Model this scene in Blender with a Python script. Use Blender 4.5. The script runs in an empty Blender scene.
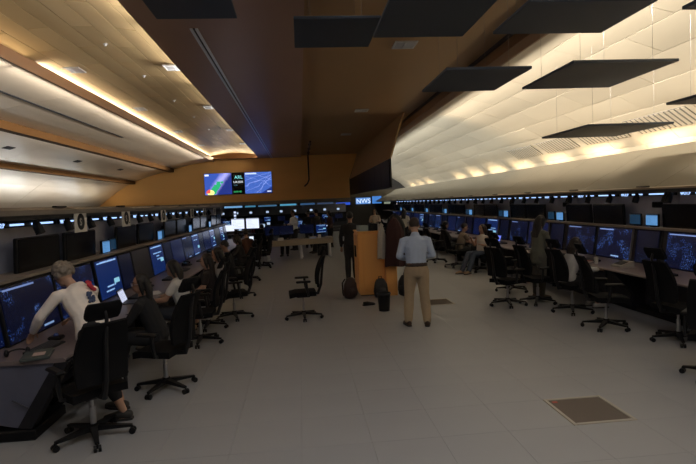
import bpy, bmesh, math, random
from mathutils import Vector, Matrix
random.seed(7)
PI = math.pi
scene = bpy.context.scene
COL = scene.collection

# ------------------------------------------------------------------ camera
cam_data = bpy.data.cameras.new('camera')
cam = bpy.data.objects.new('camera', cam_data)
COL.objects.link(cam)
cam_data.sensor_width = 36.0
cam_data.lens = 515.0 / 696.0 * 36.0
cam_data.clip_start = 0.05
cam_data.clip_end = 200
ROT = Matrix(((0.99481666, 0.04691436, -0.09021564),
              (-0.09267078, 0.05309264, -0.99428029),
              (-0.04185624, 0.99748695, 0.05716503)))
cam.matrix_world = Matrix.Translation((0, 0, 2.05)) @ ROT.to_4x4()
scene.camera = cam

# ------------------------------------------------------------------ world, exposure
world = bpy.data.worlds.new('world')
scene.world = world
world.use_nodes = True
world.node_tree.nodes['Background'].inputs[0].default_value = (0.02, 0.022, 0.03, 1)
world.node_tree.nodes['Background'].inputs[1].default_value = 0.2
scene.view_settings.view_transform = 'Standard'
scene.view_settings.look = 'None'
scene.view_settings.gamma = 1.0
scene.view_settings.use_curve_mapping = False
scene.view_settings.exposure = 0.0
scene.cycles.use_denoising = True
scene.cycles.max_bounces = 10
scene.cycles.diffuse_bounces = 6
scene.cycles.sample_clamp_indirect = 4.0

# ------------------------------------------------------------------ cove lamps, and added fill lamps that brighten the ceiling
WARM = (1.0, 0.80, 0.52)
MID = (1.0, 0.95, 0.88)
COOL = (0.90, 0.96, 1.0)

def area(name, loc, direction, sx, sy, watts, colour, spread=180):
    """Area lamp at loc that shines along direction; sx across, sy along the hall (or its own length)."""
    l = bpy.data.lights.new(name, 'AREA')
    l.shape = 'RECTANGLE'
    l.size = sx
    l.size_y = sy
    l.energy = watts
    l.color = colour
    l.spread = math.radians(spread)
    o = bpy.data.objects.new(name, l)
    COL.objects.link(o)
    z = -Vector(direction).normalized()
    y = Vector((0, 1, 0))
    if abs(z.dot(y)) > 0.95:
        y = Vector((1, 0, 0))
    x = y.cross(z).normalized()
    y = z.cross(x)
    o.matrix_world = Matrix.Translation(loc) @ Matrix((x, y, z)).transposed().to_4x4()
    return o

# left upper cove: along its left lip from Y=11.3 to the far end, and across the far end
for k in range(7):
    area('cove_and_fill_lamp', (-5.22, 12.75 + 2.9 * k, 5.02), (0.45, 0, 0.90), 0.07, 2.85, 45, MID, 110)
area('cove_and_fill_lamp', (-5.22, 6.3, 5.02), (0.85, 0, 0.52), 0.07, 9.0, 40, WARM, 120)
area('cove_and_fill_lamp', (-3.8, 31.80, 5.06), (0, -0.75, 0.66), 2.6, 0.07, 14, WARM)
for k in range(7):      # fill lamps added out of sight behind the soffit edge, washing the vault from its other side
    area('cove_and_fill_lamp', (-2.41, 2.2 + 4.6 * k, 5.06), (-1, 0, -0.05), 0.05, 4.4, 52 if k < 3 else 22, MID, 130)
# left lower cove: at the foot of the lowest ceiling band
LOWL = [(3.5, MID, 30), (6.2, MID, 30), (8.9, MID, 30), (11.6, MID, 30), (14.3, MID, 25), (17.0, WARM, 25), (19.7, COOL, 32), (22.4, COOL, 32),
        (25.1, MID, 18), (27.8, COOL, 22), (30.3, WARM, 12)]
for y, c, w in LOWL:
    area('cove_and_fill_lamp', (-11.0, y, 2.05), (0.35, 0, 0.94), 0.12, 2.6, w * .62, c, 150)
# added fill lamps, hidden behind the cove lip and behind the two left beams, washing the ceiling bands beyond them
for k in range(6):
    area('cove_and_fill_lamp', (-5.14, 3.1 + 4.9 * k, 4.855), (-1, 0, -0.20), 0.04, 4.8, 58, MID, 60)
    area('cove_and_fill_lamp', (-7.77, 3.1 + 4.9 * k, 4.345), (-1, 0, -0.38), 0.04, 4.8, 12, MID, 70)
    area('cove_and_fill_lamp', (-10.07, 3.5 + 4.9 * k, 3.70), (-1, 0, -0.6), 0.05, 4.4, 4, MID, 120)
# right cove: behind the fascia lip, and an added, unseen row of fill lamps behind the long orange beam
RIGHTC = [(1.0, MID, 1.0), (3.6, MID, 1.0), (6.2, MID, 1.0), (8.8, MID, .9), (11.4, MID, .9), (14.0, MID, .85), (16.6, MID, .8), (19.2, COOL, .8), (21.8, COOL, .8),
          (24.4, COOL, .8), (27.0, MID, .5), (33.4, COOL, .5), (36.0, COOL, .5), (38.6, COOL, .5)]
for y, c, w in RIGHTC:
    area('cove_and_fill_lamp', (8.04, y, 2.945), (-0.84, 0, 0.54), 0.10, 2.4, 17 * w, c, 90)
    area('cove_and_fill_lamp', (8.40, y, 2.86), (0.45, 0, 0.89), 0.10, 1.5, 11 * w, WARM, 120)
for k in range(17):
    area('cove_and_fill_lamp', (4.36, 1.0 + 2.5 * k, 4.77), (1, 0, -0.31), 0.06, 2.5, 92 if k < 7 else 56, MID if k < 7 else COOL, 66)
# recessed downlights over the near end of the floor (their fittings are built with the ceiling)
DOWNLIGHTS = [(x, y) for y in (0.0, 2.2, 4.4, 6.6) for x in (-1.0, .78, 2.6)] + [(.78, 8.58)]
for x, y in DOWNLIGHTS:
    area('downlight', (x, y, 4.90 if x < 0 else 5.0), (0, 0, -1), 0.16, 0.16, 22 if y < 3 else 2.0, (1.0, .98, .97), 175)

# ------------------------------------------------------------------ helpers
def link(o):
    COL.objects.link(o)
    return o

def tag(o, label=None, cat=None, group=None, kind=None):
    if label: o['label'] = label
    if cat: o['category'] = cat
    if group: o['group'] = group
    if kind: o['kind'] = kind
    return o

def empty(name, loc=(0, 0, 0), rz=0.0, label=None, cat=None, group=None, kind=None):
    o = bpy.data.objects.new(name, None)
    o.empty_display_size = 0.1
    link(o)
    o.location = loc
    o.rotation_euler = (0, 0, rz)
    return tag(o, label, cat, group, kind)

def kids(o):
    return [c for c in o.children]

def copy_tree(o, parent=None):
    c = o.copy()
    COL.objects.link(c)
    if parent is not None:
        c.parent = parent
        c.matrix_parent_inverse = o.matrix_parent_inverse.copy()
    for ch in kids(o):
        copy_tree(ch, c)
    return c

def dup(root, loc, rz, label, group=None):
    c = copy_tree(root)
    c.location = loc
    c.rotation_euler = (0, 0, rz)
    c['label'] = label
    if group: c['group'] = group
    return c

class Maker:
    """First call builds the thing, later calls copy it."""
    def __init__(self, build): self.build, self.proto = build, None
    def __call__(self, loc, rz, label, group=None):
        if self.proto is None:
            self.proto = self.build()
            o = self.proto
            o.location = loc; o.rotation_euler = (0, 0, rz); o['label'] = label
            if group: o['group'] = group
            return o
        return dup(self.proto, loc, rz, label, group)

class MB:
    def __init__(self): self.bm = bmesh.new()
    def hull(self, pts):
        vs = [self.bm.verts.new(p) for p in pts]
        r = bmesh.ops.convex_hull(self.bm, input=vs)
        junk = [g for g in r['geom_interior'] if isinstance(g, bmesh.types.BMVert)]
        if junk: bmesh.ops.delete(self.bm, geom=junk, context='VERTS')
        return self
    def box(self, c, s, M=None):
        x, y, z = (v / 2 for v in s)
        P = [Vector((i * x, j * y, k * z)) for i in (-1, 1) for j in (-1, 1) for k in (-1, 1)]
        if M is not None: P = [M @ p for p in P]
        v = [self.bm.verts.new(p + Vector(c)) for p in P]
        for f in ((0, 1, 3, 2), (4, 6, 7, 5), (0, 4, 5, 1), (2, 3, 7, 6), (0, 2, 6, 4), (1, 5, 7, 3)):
            self.bm.faces.new([v[i] for i in f])
        return self
    def cbox(self, c, s, b=0.01, M=None):
        """box with chamfered edges"""
        x, y, z = (v / 2 for v in s)
        b = min(b, x * .9, y * .9, z * .9)
        P = []
        for i in (-1, 1):
            for j in (-1, 1):
                for k in (-1, 1):
                    P += [Vector((i * x, j * (y - b), k * (z - b))), Vector((i * (x - b), j * y, k * (z - b))), Vector((i * (x - b), j * (y - b), k * z))]
        if M is not None: P = [M @ p for p in P]
        return self.hull([p + Vector(c) for p in P])
    def loft(self, rings, cap=True, close=False):
        R = [[self.bm.verts.new(p) for p in r] for r in rings]
        n = len(R[0])
        m = len(R)
        for i in range(m if close else m - 1):
            a, b = R[i], R[(i + 1) % m]
            for j in range(n):
                try: self.bm.faces.new((a[j], a[(j + 1) % n], b[(j + 1) % n], b[j]))
                except ValueError: pass
        if cap and not close:
            try:
                self.bm.faces.new(list(reversed(R[0]))); self.bm.faces.new(R[-1])
            except ValueError: pass
        return self
    def tube(self, path, rad, n=8, round_ends=False):
        P = [Vector(p) for p in path]
        rads = rad if isinstance(rad, (list, tuple)) else [rad] * len(P)
        rings = []
        up = None
        for i, p in enumerate(P):
            t = (P[min(i + 1, len(P) - 1)] - P[max(i - 1, 0)]).normalized()
            if up is None:
                up = Vector((0, 0, 1)) if abs(t.z) < .9 else Vector((1, 0, 0))
            s = t.cross(up).normalized()
            up = s.cross(t).normalized()
            ring = [p + (s * math.cos(a) + up * math.sin(a)) * rads[i] for a in [2 * PI * k / n for k in range(n)]]
            if round_ends and i == 0:
                for q in (1.0, .7):
                    rr = math.sqrt(max(0, 1 - q * q)) + .05
                    rings.append([p - t * rads[0] * q + (w - p) * rr for w in ring])
            rings.append(ring)
            if round_ends and i == len(P) - 1:
                for q in (.7, 1.0):
                    rr = math.sqrt(max(0, 1 - q * q)) + .05
                    rings.append([p + t * rads[-1] * q + (w - p) * rr for w in ring])
        return self.loft(rings)
    def cyl(self, a, b, r, n=12): return self.tube([a, b], r, n)
    def ball(self, c, r, n=12, m=8, M=None):
        r = r if isinstance(r, (list, tuple)) else (r, r, r)
        rings = []
        for i in range(m + 1):
            th = PI * (i + .001 if i == 0 else (i - .001 if i == m else i)) / m
            ring = []
            for j in range(n):
                ph = 2 * PI * j / n
                p = Vector((r[0] * math.sin(th) * math.cos(ph), r[1] * math.sin(th) * math.sin(ph), -r[2] * math.cos(th)))
                if M is not None: p = M @ p
                ring.append(p + Vector(c))
            rings.append(ring)
        return self.loft(rings)
    def eloft(self, pts, radii, side, n=14):
        """elliptical tube: radii = (along side, across) at each point, rounded ends"""
        P = [Vector(p) for p in pts]
        side = Vector(side).normalized()
        rings = []
        for i, p in enumerate(P):
            t = (P[min(i + 1, len(P) - 1)] - P[max(i - 1, 0)]).normalized()
            s = (side - t * side.dot(t)).normalized()
            u = t.cross(s).normalized()
            a, b = radii[i]
            ring = lambda k, off: [p + t * off + (s * (a * math.cos(w)) + u * (b * math.sin(w))) * k for w in [2 * PI * q / n for q in range(n)]]
            h = min(a, b)
            if i == 0: rings += [ring(.35, -h * .5), ring(.8, -h * .3)]
            rings.append(ring(1, 0))
            if i == len(P) - 1: rings += [ring(.8, h * .3), ring(.35, h * .5)]
        return self.loft(rings)
    def prism(self, poly, axis, a, b):
        """polygon in the plane across axis ('x': (y,z), 'y': (x,z), 'z': (x,y)), extruded from a to b"""
        def p3(p, t): return {'x': (t, p[0], p[1]), 'y': (p[0], t, p[1]), 'z': (p[0], p[1], t)}[axis]
        return self.loft([[p3(p, a) for p in poly], [p3(p, b) for p in poly]])
    def shell(self, f, nu, nv, t):
        """slab: f(u,v) -> (point, normal), thickness t towards -normal"""
        A, B = [], []
        for i in range(nu + 1):
            ra, rb = [], []
            for j in range(nv + 1):
                p, nn = f(i / nu, j / nv)
                ra.append(self.bm.verts.new(Vector(p))); rb.append(self.bm.verts.new(Vector(p) - Vector(nn) * t))
            A.append(ra); B.append(rb)
        F = self.bm.faces.new
        for i in range(nu):
            for j in range(nv):
                F((A[i][j], A[i + 1][j], A[i + 1][j + 1], A[i][j + 1]))
                F((B[i][j], B[i][j + 1], B[i + 1][j + 1], B[i + 1][j]))
        for i in range(nu):
            F((A[i][0], B[i][0], B[i + 1][0], A[i + 1][0])); F((A[i][nv], A[i + 1][nv], B[i + 1][nv], B[i][nv]))
        for j in range(nv):
            F((A[0][j], A[0][j + 1], B[0][j + 1], B[0][j])); F((A[nu][j], B[nu][j], B[nu][j + 1], A[nu][j + 1]))
        return self
    def mesh(self, name, m, smooth=False):
        bmesh.ops.recalc_face_normals(self.bm, faces=self.bm.faces)
        me = bpy.data.meshes.new(name)
        self.bm.to_mesh(me); self.bm.free()
        if m: me.materials.append(m)
        if smooth:
            me.polygons.foreach_set('use_smooth', [True] * len(me.polygons))
            if hasattr(me, 'set_sharp_from_angle'): me.set_sharp_from_angle(angle=0.7)
        return me
    def obj(self, name, m, parent=None, smooth=False):
        o = bpy.data.objects.new(name, self.mesh(name, m, smooth))
        link(o)
        if parent is not None: o.parent = parent
        return o

def fuse(mb, name, m, voxel, parent=None, smooth=2):
    """grow one continuous skin around everything in mb"""
    o = mb.obj(name + '_tmp', m)
    r = o.modifiers.new('r', 'REMESH'); r.mode = 'VOXEL'; r.voxel_size = voxel; r.use_smooth_shade = True
    if smooth:
        s = o.modifiers.new('s', 'SMOOTH'); s.factor = .5; s.iterations = smooth
    dg = bpy.context.evaluated_depsgraph_get()
    me = bpy.data.meshes.new_from_object(o.evaluated_get(dg))
    me.name = name
    old = o.data
    bpy.data.objects.remove(o); bpy.data.meshes.remove(old)
    if not me.materials: me.materials.append(m)
    n = bpy.data.objects.new(name, me)
    link(n)
    if parent is not None: n.parent = parent
    return n

# ------------------------------------------------------------------ materials
MATS = {}
def nodes_of(name):
    m = bpy.data.materials.new(name); m.use_nodes = True
    nt = m.node_tree
    return m, nt, nt.nodes['Principled BSDF']

def mat(name, c, rough=.6, metal=0.0, var=.12, scale=8.0, bump=0.0, stretch=(1, 1, 1), spec=.5, bscale=None, piece=0.0):
    """solid surface whose tone wanders a little with noise"""
    if name in MATS: return MATS[name]
    m, nt, b = nodes_of(name)
    tc = nt.nodes.new('ShaderNodeTexCoord'); mp = nt.nodes.new('ShaderNodeMapping'); mp.inputs['Scale'].default_value = stretch
    nz = nt.nodes.new('ShaderNodeTexNoise'); nz.inputs['Scale'].default_value = scale; nz.inputs['Detail'].default_value = 4
    cr = nt.nodes.new('ShaderNodeMix'); cr.data_type = 'RGBA'
    cr.inputs['A'].default_value = (*[v * (1 - var) for v in c], 1)
    cr.inputs['B'].default_value = (*[min(1, v * (1 + var)) for v in c], 1)
    L = nt.links.new
    L(tc.outputs['Object'], mp.inputs['Vector']); L(mp.outputs['Vector'], nz.inputs['Vector'])
    L(nz.outputs['Fac'], cr.inputs['Factor']); L(cr.outputs['Result'], b.inputs['Base Color'])
    if piece:       # each panel cut from a slightly different sheet
        oi = nt.nodes.new('ShaderNodeObjectInfo'); hs = nt.nodes.new('ShaderNodeHueSaturation'); ml = nt.nodes.new('ShaderNodeMath'); ml.operation = 'MULTIPLY_ADD'
        ml.inputs[1].default_value = 2 * piece; ml.inputs[2].default_value = 1 - piece
        L(oi.outputs['Random'], ml.inputs[0]); L(ml.outputs[0], hs.inputs['Value']); L(cr.outputs['Result'], hs.inputs['Color']); L(hs.outputs['Color'], b.inputs['Base Color'])
    b.inputs['Roughness'].default_value = rough; b.inputs['Metallic'].default_value = metal
    b.inputs['Specular IOR Level'].default_value = spec
    if bump:
        bp = nt.nodes.new('ShaderNodeBump'); bp.inputs['Strength'].default_value = bump; bp.inputs['Distance'].default_value = .01
        if bscale:
            n2 = nt.nodes.new('ShaderNodeTexNoise'); n2.inputs['Scale'].default_value = bscale; n2.inputs['Detail'].default_value = 3
            L(mp.outputs['Vector'], n2.inputs['Vector']); L(n2.outputs['Fac'], bp.inputs['Height'])
        else: L(nz.outputs['Fac'], bp.inputs['Height'])
        L(bp.outputs['Normal'], b.inputs['Normal'])
    MATS[name] = m
    return m

def glow(name, c, strength):
    """a plain lit face with a faint unevenness"""
    if name in MATS: return MATS[name]
    m, nt, b = nodes_of(name)
    b.inputs['Base Color'].default_value = (.02, .02, .02, 1)
    b.inputs['Emission Color'].default_value = (*c, 1)
    nz = nt.nodes.new('ShaderNodeTexNoise'); nz.inputs['Scale'].default_value = 3
    ma = nt.nodes.new('ShaderNodeMath'); ma.operation = 'MULTIPLY_ADD'; ma.inputs[1].default_value = .5 * strength; ma.inputs[2].default_value = .75 * strength
    nt.links.new(nz.outputs['Fac'], ma.inputs[0]); nt.links.new(ma.outputs[0], b.inputs['Emission Strength'])
    MATS[name] = m
    return m

class NT:
    """tiny node-building shorthand for the screen pictures"""
    def __init__(s, name):
        s.m, s.nt, s.b = nodes_of(name)
        s.b.inputs['Base Color'].default_value = (.006, .007, .01, 1)
        s.b.inputs['Roughness'].default_value = .25
        s.b.inputs['Specular IOR Level'].default_value = .35
    def n(s, t, **k):
        x = s.nt.nodes.new(t)
        for a, v in k.items(): setattr(x, a, v)
        return x
    def l(s, a, b): s.nt.links.new(a, b)
    def put(s, v, sock):
        if isinstance(v, (int, float)): sock.default_value = v
        else: s.l(v, sock)
    def math(s, op, a, b=0.0, c=0.0):
        x = s.n('ShaderNodeMath', operation=op)
        for i, v in enumerate((a, b, c)): s.put(v, x.inputs[i])
        return x.outputs[0]
    def lt(s, a, b): return s.math('LESS_THAN', a, b)
    def gt(s, a, b): return s.math('GREATER_THAN', a, b)
    def mul(s, *a):
        r = a[0]
        for v in a[1:]: r = s.math('MULTIPLY', r, v)
        return r
    def add(s, *a):
        r = a[0]
        for v in a[1:]: r = s.math('ADD', r, v)
        return r
    def rect(s, u, v, u0, u1, v0, v1): return s.mul(s.gt(u, u0), s.lt(u, u1), s.gt(v, v0), s.lt(v, v1))
    def uv(s, axis='y', flip=True):
        tc = s.n('ShaderNodeTexCoord'); sp = s.n('ShaderNodeSeparateXYZ'); s.l(tc.outputs['Generated'], sp.inputs[0])
        u = sp.outputs['Y' if axis == 'y' else 'X']
        if flip: u = s.math('SUBTRACT', 1.0, u)
        return u, sp.outputs['Z']
    def rnd(s): return s.n('ShaderNodeObjectInfo').outputs['Random']
    def vec(s, x, y, z=0.0):
        c = s.n('ShaderNodeCombineXYZ'); s.put(x, c.inputs[0]); s.put(y, c.inputs[1]); s.put(z, c.inputs[2]); return c.outputs[0]
    def noise(s, v, scale, detail=3):
        x = s.n('ShaderNodeTexNoise'); x.inputs['Scale'].default_value = scale; x.inputs['Detail'].default_value = detail; s.l(v, x.inputs['Vector']); return x.outputs['Fac']
    def white(s, v):
        x = s.n('ShaderNodeTexWhiteNoise', noise_dimensions='3D'); s.l(v, x.inputs['Vector']); return x.outputs['Value']
    def mix(s, f, a, b):
        x = s.n('ShaderNodeMix', data_type='RGBA'); s.put(f, x.inputs['Factor'])
        for q, k in ((a, 'A'), (b, 'B')):
            if isinstance(q, tuple): x.inputs[k].default_value = (*q, 1)
            else: s.l(q, x.inputs[k])
        return x.outputs['Result']
    def done(s, colour, strength):
        s.l(colour, s.b.inputs['Emission Color']); s.b.inputs['Emission Strength'].default_value = strength
        return s.m

def screen_radar(name, strength=1.0, thr=.6):
    s = NT(name); u, v = s.uv(); r = s.rnd()
    p = s.vec(s.mul(u, 1.8), v, s.mul(r, 50.0))
    cloud = s.noise(p, 2.4, 2); speck = s.noise(p, 30, 2)
    m1 = s.mul(s.gt(cloud, thr - .08), s.gt(speck, .56)); m2 = s.mul(s.gt(cloud, thr - .02), s.gt(speck, .62))
    grid = s.mul(s.gt(s.noise(p, 14, 0), .66), .5)
    head = s.rect(u, v, .04, s.add(.3, s.mul(r, .4)), .93, .965)
    foot = s.rect(u, v, s.add(.25, s.mul(r, .5)), s.add(.5, s.mul(r, .45)), .05, .09)
    c = s.mix(grid, (.0016, .0032, .020), (.004, .010, .050))
    c = s.mix(m1, c, (.02, .06, .24)); c = s.mix(m2, c, (.12, .22, .55))
    c = s.mix(head, c, (.30, .42, .85)); c = s.mix(foot, c, (.35, .55, .95))
    return s.done(c, strength)

def screen_list(name, rows=9, strength=1.0):
    s = NT(name); u, v = s.uv(); r = s.rnd()
    vv = s.mul(v, float(rows)); row = s.math('FLOOR', vv); fr = s.math('FRACT', vv)
    w = s.white(s.vec(row, s.mul(r, 97.0), 1.0)); w2 = s.white(s.vec(row, s.mul(r, 97.0), 7.0))
    chop = s.gt(s.noise(s.vec(s.mul(u, 26.0), row, s.mul(r, 13.0)), 1.0, 0), .36)
    bar = s.mul(s.gt(fr, .32), s.lt(fr, .68), s.gt(w, .42), s.gt(u, s.add(.06, s.mul(w2, .45))), s.lt(u, s.add(.35, s.mul(w, .6))), chop)
    head = s.rect(u, v, .05, .92, .92, .95)
    block = s.rect(u, v, .66, .92, s.add(.25, s.mul(r, .2)), s.add(.38, s.mul(r, .2)))
    c = s.mix(bar, (.0035, .016, .088), (.28, .48, .80)); c = s.mix(head, c, (.30, .50, .85)); c = s.mix(block, c, (.25, .55, .70))
    return s.done(c, strength)

def screen_dim(name, col=(.0012, .0022, .010), strength=1.0):
    s = NT(name); u, v = s.uv(); r = s.rnd()
    f = s.noise(s.vec(u, v, s.mul(r, 30.0)), 3.0, 2)
    dot = s.mul(s.gt(s.noise(s.vec(s.mul(u, 2.0), v, s.mul(r, 9.0)), 24.0, 1), .72), s.lt(v, .3))
    c = s.mix(f, tuple(q * .5 for q in col), tuple(q * 1.6 for q in col)); c = s.mix(dot, c, (.10, .16, .35))
    return s.done(c, strength)

def screen_lit(name, col, strength=1.0, axis='y', flip=True):
    """bright page: pale ground, a header and faint text lines"""
    s = NT(name); u, v = s.uv(axis, flip); r = s.rnd()
    vv = s.mul(v, 7.0); row = s.math('FLOOR', vv); fr = s.math('FRACT', vv)
    w = s.white(s.vec(row, s.mul(r, 31.0), 2.0))
    bar = s.mul(s.gt(fr, .4), s.lt(fr, .62), s.lt(u, s.add(.3, s.mul(w, .6))), s.gt(u, .08), .45)
    c = s.mix(bar, col, tuple(q * .35 for q in col)); c = s.mix(s.rect(u, v, 0.0, 1.0, .9, 1.0), c, tuple(q * .5 for q in col))
    return s.done(c, strength)

BLACK = mat('black_plastic', (.006, .006, .007), .5, spec=.25)
BLACKF = mat('black_fabric', (.005, .005, .006), .9, var=.3, scale=60, spec=.15)
MESHF = mat('black_mesh', (.005, .005, .006), .85, var=.3, scale=120, spec=.15)
DARKMET = mat('dark_metal', (.015, .015, .017), .45, .5)
CHROME = mat('brushed_steel', (.42, .42, .44), .3, .9)
GREYLAM = mat('grey_laminate', (.05, .05, .062), .55, spec=.3)
CONSOLE = mat('console_charcoal', (.014, .014, .018), .5, spec=.3)
BACKP = mat('console_back_grey', (.36, .36, .42), .6)
LEDGE = mat('ledge_tan', (.24, .20, .165), .5)
TOPM = mat('worktop_pale', (.17, .135, .13), .4, var=.06)
GLOSSBLK = mat('dark_screen_glass', (.004, .004, .005), .22, spec=.3)
BLUEOFF = mat('cool_dark_panel', (.03, .032, .045), .35)
VENEER = mat('ceiling_veneer', (.52, .375, .195), .34, .2, var=.16, scale=1.3, stretch=(1, .25, 1), piece=0.14)
VENEER_L = mat('ceiling_veneer_brightened', (.60, .50, .38), .30, .35, var=.16, scale=1.3, stretch=(1, .25, 1), piece=0.07)  # same veneer, base brightened in place of lamp light on the left bands
VENEER_R = mat('ceiling_veneer_lit', (.52, .44, .315), .36, .25, var=.12, scale=1.0, stretch=(1, .3, 1), piece=0.07)  # copy of the same veneer, paled to carry the strong light on it
BROWN = mat('ceiling_brown', (.34, .20, .085), .42, .1, var=.12, scale=.9, stretch=(1, .3, 1))
REDBR = mat('soffit_red_brown', (.36, .22, .16), .36, .1, var=.12, scale=.8, stretch=(1, .3, 1))
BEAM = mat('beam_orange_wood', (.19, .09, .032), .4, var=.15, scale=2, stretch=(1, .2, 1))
BEAMD = mat('beam_shaded_wood', (.060, .026, .006), .7, spec=.1, var=.15, scale=2, stretch=(1, .2, 1))  # beam wood with shade put into its colour, offsetting the fill lamps
BACKW = mat('back_wall_wood', (.80, .44, .14), .45, var=.12, scale=1.5, stretch=(.3, 1, 1))
CREAM = mat('fascia_cream', (.135, .112, .074), .5, var=.06, scale=2)
JOINT = mat('vault_joint_highlight', (.62, .52, .36), .5)  # pale backing paints the highlights along the vault seams
WALLBLK = mat('video_wall_glass', (.003, .003, .0035), .5, spec=.08)
GREYTRIM = mat('trim_grey', (.17, .15, .13), .5)
DARKTRIM = mat('trim_black', (.006, .006, .008), .5)
PANELM = mat('hanging_panel_slate', (.034, .046, .066), .5, var=.2, scale=90, bump=.15)
FLOORM = mat('floor_tile_grey', (.275, .28, .29), .45, var=.05, scale=1.4)
FLOORB = mat('floor_joint', (.23, .23, .23), .8)
CARPET = mat('hatch_carpet', (.13, .105, .085), .95, var=.25, scale=160, bump=.4)
HATCHF = mat('hatch_frame', (.36, .33, .27), .5)
WOODC = mat('cabinet_wood', (.78, .37, .10), .45, var=.12, scale=3, stretch=(1, 1, .2))
WHITEP = mat('white_plastic', (.62, .62, .62), .4)
DIFF = mat('diffuser_metal', (.62, .62, .62), .35, .4)
DARKWALL = mat('dark_wall', (.06, .055, .05), .8)
PAPER = mat('paper', (.7, .68, .64), .7)
RADAR = screen_radar('screen_radar', .55, .64)
RADAR2 = screen_radar('screen_radar_busy', .75, .58)
LISTS = screen_list('screen_list')
DIM = screen_dim('screen_dim')
DIMBLUE = screen_dim('screen_dim_blue', (.0018, .0050, .030))
PALEB = screen_lit('screen_pale_blue', (.10, .27, .55), 1.0)
PALEDIM = screen_lit('screen_pale_blue_dim', (.008, .030, .062), 1.0)
WHITES = screen_lit('screen_white', (.75, .82, 1.0), 1.2)
LEDW = glow('led_blue_white', (.38, .58, 1.0), 1.6)
LEDB = glow('led_blue', (.16, .30, .85), 1.3)
# ------------------------------------------------------------------ the setting
def structure(o): o['kind'] = 'structure'; return o

# floor: raised-floor tiles 0.6 m square; the 300 nearest are pieces, the rest one joined piece
TX0, TY0, T = -0.68, 0.65, 0.6      # tile grid lines up with the floor hatch
fb = MB(); fb.box((-1.7, 20.5, -.06), (23.0, 44.0, .10))
floor = structure(fb.obj('floor', FLOORB))
tile_me = MB().prism([(-.299, -.299), (.299, -.299), (.299, .299), (-.299, .299)], 'z', -.02, 0).mesh('tile', FLOORM)
NEAR = [(i, j) for j in range(4, 27) for i in range(-3, 10)]
HATCH1, HATCH2 = (5, 6), (5, 15)
rest = MB()
cnt = 0
for j in range(-2, 69):
    for i in range(-19, 17):
        if (i, j) in (HATCH1, HATCH2): continue
        cx, cy = TX0 + T * (i + .5), TY0 + T * (j + .5)
        if (i, j) in NEAR and cnt < 297:
            o = bpy.data.objects.new('tile', tile_me); COL.objects.link(o); o.parent = floor; o.location = (cx, cy, 0); cnt += 1
        else:
            rest.prism([(cx - .299, cy - .299), (cx + .299, cy - .299), (cx + .299, cy + .299), (cx - .299, cy + .299)], 'z', -.02, 0)
tag(rest.obj('tile_field', FLOORM, floor), kind='stuff')

def hatch(i, j, label):
    cx, cy = TX0 + T * (i + .5), TY0 + T * (j + .5)
    r = empty('floor_hatch', (cx, cy, 0), 0, label, 'floor hatch')
    f = MB()
    for s in (-1, 1):
        f.cbox((s * .281, 0, -.004), (.034, .598, .022), .004); f.cbox((0, s * .281, -.004), (.528, .034, .022), .004)
    f.obj('frame', HATCHF, r)
    MB().cbox((0, 0, -.008), (.526, .526, .02), .004).obj('carpet_inset', CARPET, r)
    return r
h1 = hatch(*HATCH1, 'square floor hatch with brown carpet inset and pale metal frame, near the camera')
MB().cbox((-.215, .215, .003), (.05, .035, .004), .001).obj('red_sticker', mat('sticker_red', (.35, .04, .02), .5), h1)
hatch(*HATCH2, 'square brown floor hatch just behind the man in khaki trousers')

# ---- ceiling profile pieces
Y0, Y1 = -1.0, 32.0
def zc_right(x):
    P = RPROF
    for (a, b), (c, d) in zip(P, P[1:]):
        if a <= x <= c: return b + (d - b) * (x - a) / (c - a)
    return P[-1][1]
RPROF = [(4.30, 4.93), (5.0, 4.84), (5.7, 4.67), (6.4, 4.44), (7.1, 4.15), (7.7, 3.85), (8.2, 3.52), (8.6, 3.18), (8.95, 2.75)]
LVAULT = [(-2.38, 5.18), (-3.0, 5.29), (-3.65, 5.34), (-4.3, 5.32), (-4.95, 5.24), (-5.45, 5.11), (-5.6, 4.95)]
LBAND1 = [(-5.10, 4.93), (-6.28, 4.745), (-7.45, 4.52)]
LBAND2 = [(-7.72, 4.42), (-8.75, 4.15), (-9.75, 3.85)]
LBAND3 = [(-10.02, 3.72), (-10.8, 3.26), (-11.5, 2.75), (-12.1, 2.28), (-12.5, 1.9)]

def ceiling_skin(name, prof, m, ya, yb, up=.06, th=.08):
    """curved sheet above the panels (the recess the joints look into)"""
    b = MB()
    poly = [(x, z + up) for x, z in prof] + [(x, z + up + th) for x, z in reversed(prof)]
    b.prism(poly, 'y', ya, yb)
    return structure(b.obj(name, m))

def panel_bands(root, bands, m, ya, yb, step, stagger=True, t=.02, gap=.007):
    n = int(round((yb - ya) / step))
    step = (yb - ya) / n
    for bi, prof in enumerate(bands):
        P = [Vector((x, 0, z)) for x, z in prof]
        d0 = (P[1] - P[0]).normalized(); d1 = (P[-1] - P[-2]).normalized()
        P[0] = P[0] + d0 * gap; P[-1] = P[-1] - d1 * gap
        poly = [(p.x, p.z) for p in P] + [(p.x, p.z + t) for p in reversed(P)]
        me = MB().prism(poly, 'y', -step / 2 + gap, step / 2 - gap).mesh('panel', m)
        for k in range(n + (1 if (stagger and bi % 2) else 0)):
            y = ya + step * (k + .5) - (step / 2 if (stagger and bi % 2) else 0)
            if y - step / 2 < ya - .01 or y + step / 2 > yb + .01: continue
            o = bpy.data.objects.new('panel', me); COL.objects.link(o); o.parent = root; o.location = (0, y, random.uniform(-.004, .0))
        if stagger and bi % 2:
            me2 = MB().prism(poly, 'y', -step / 4 + gap, step / 4 - gap).mesh('panel', m)
            for y in (ya + step / 4, yb - step / 4):
                o = bpy.data.objects.new('panel', me2); COL.objects.link(o); o.parent = root; o.location = (0, y, 0)

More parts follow.
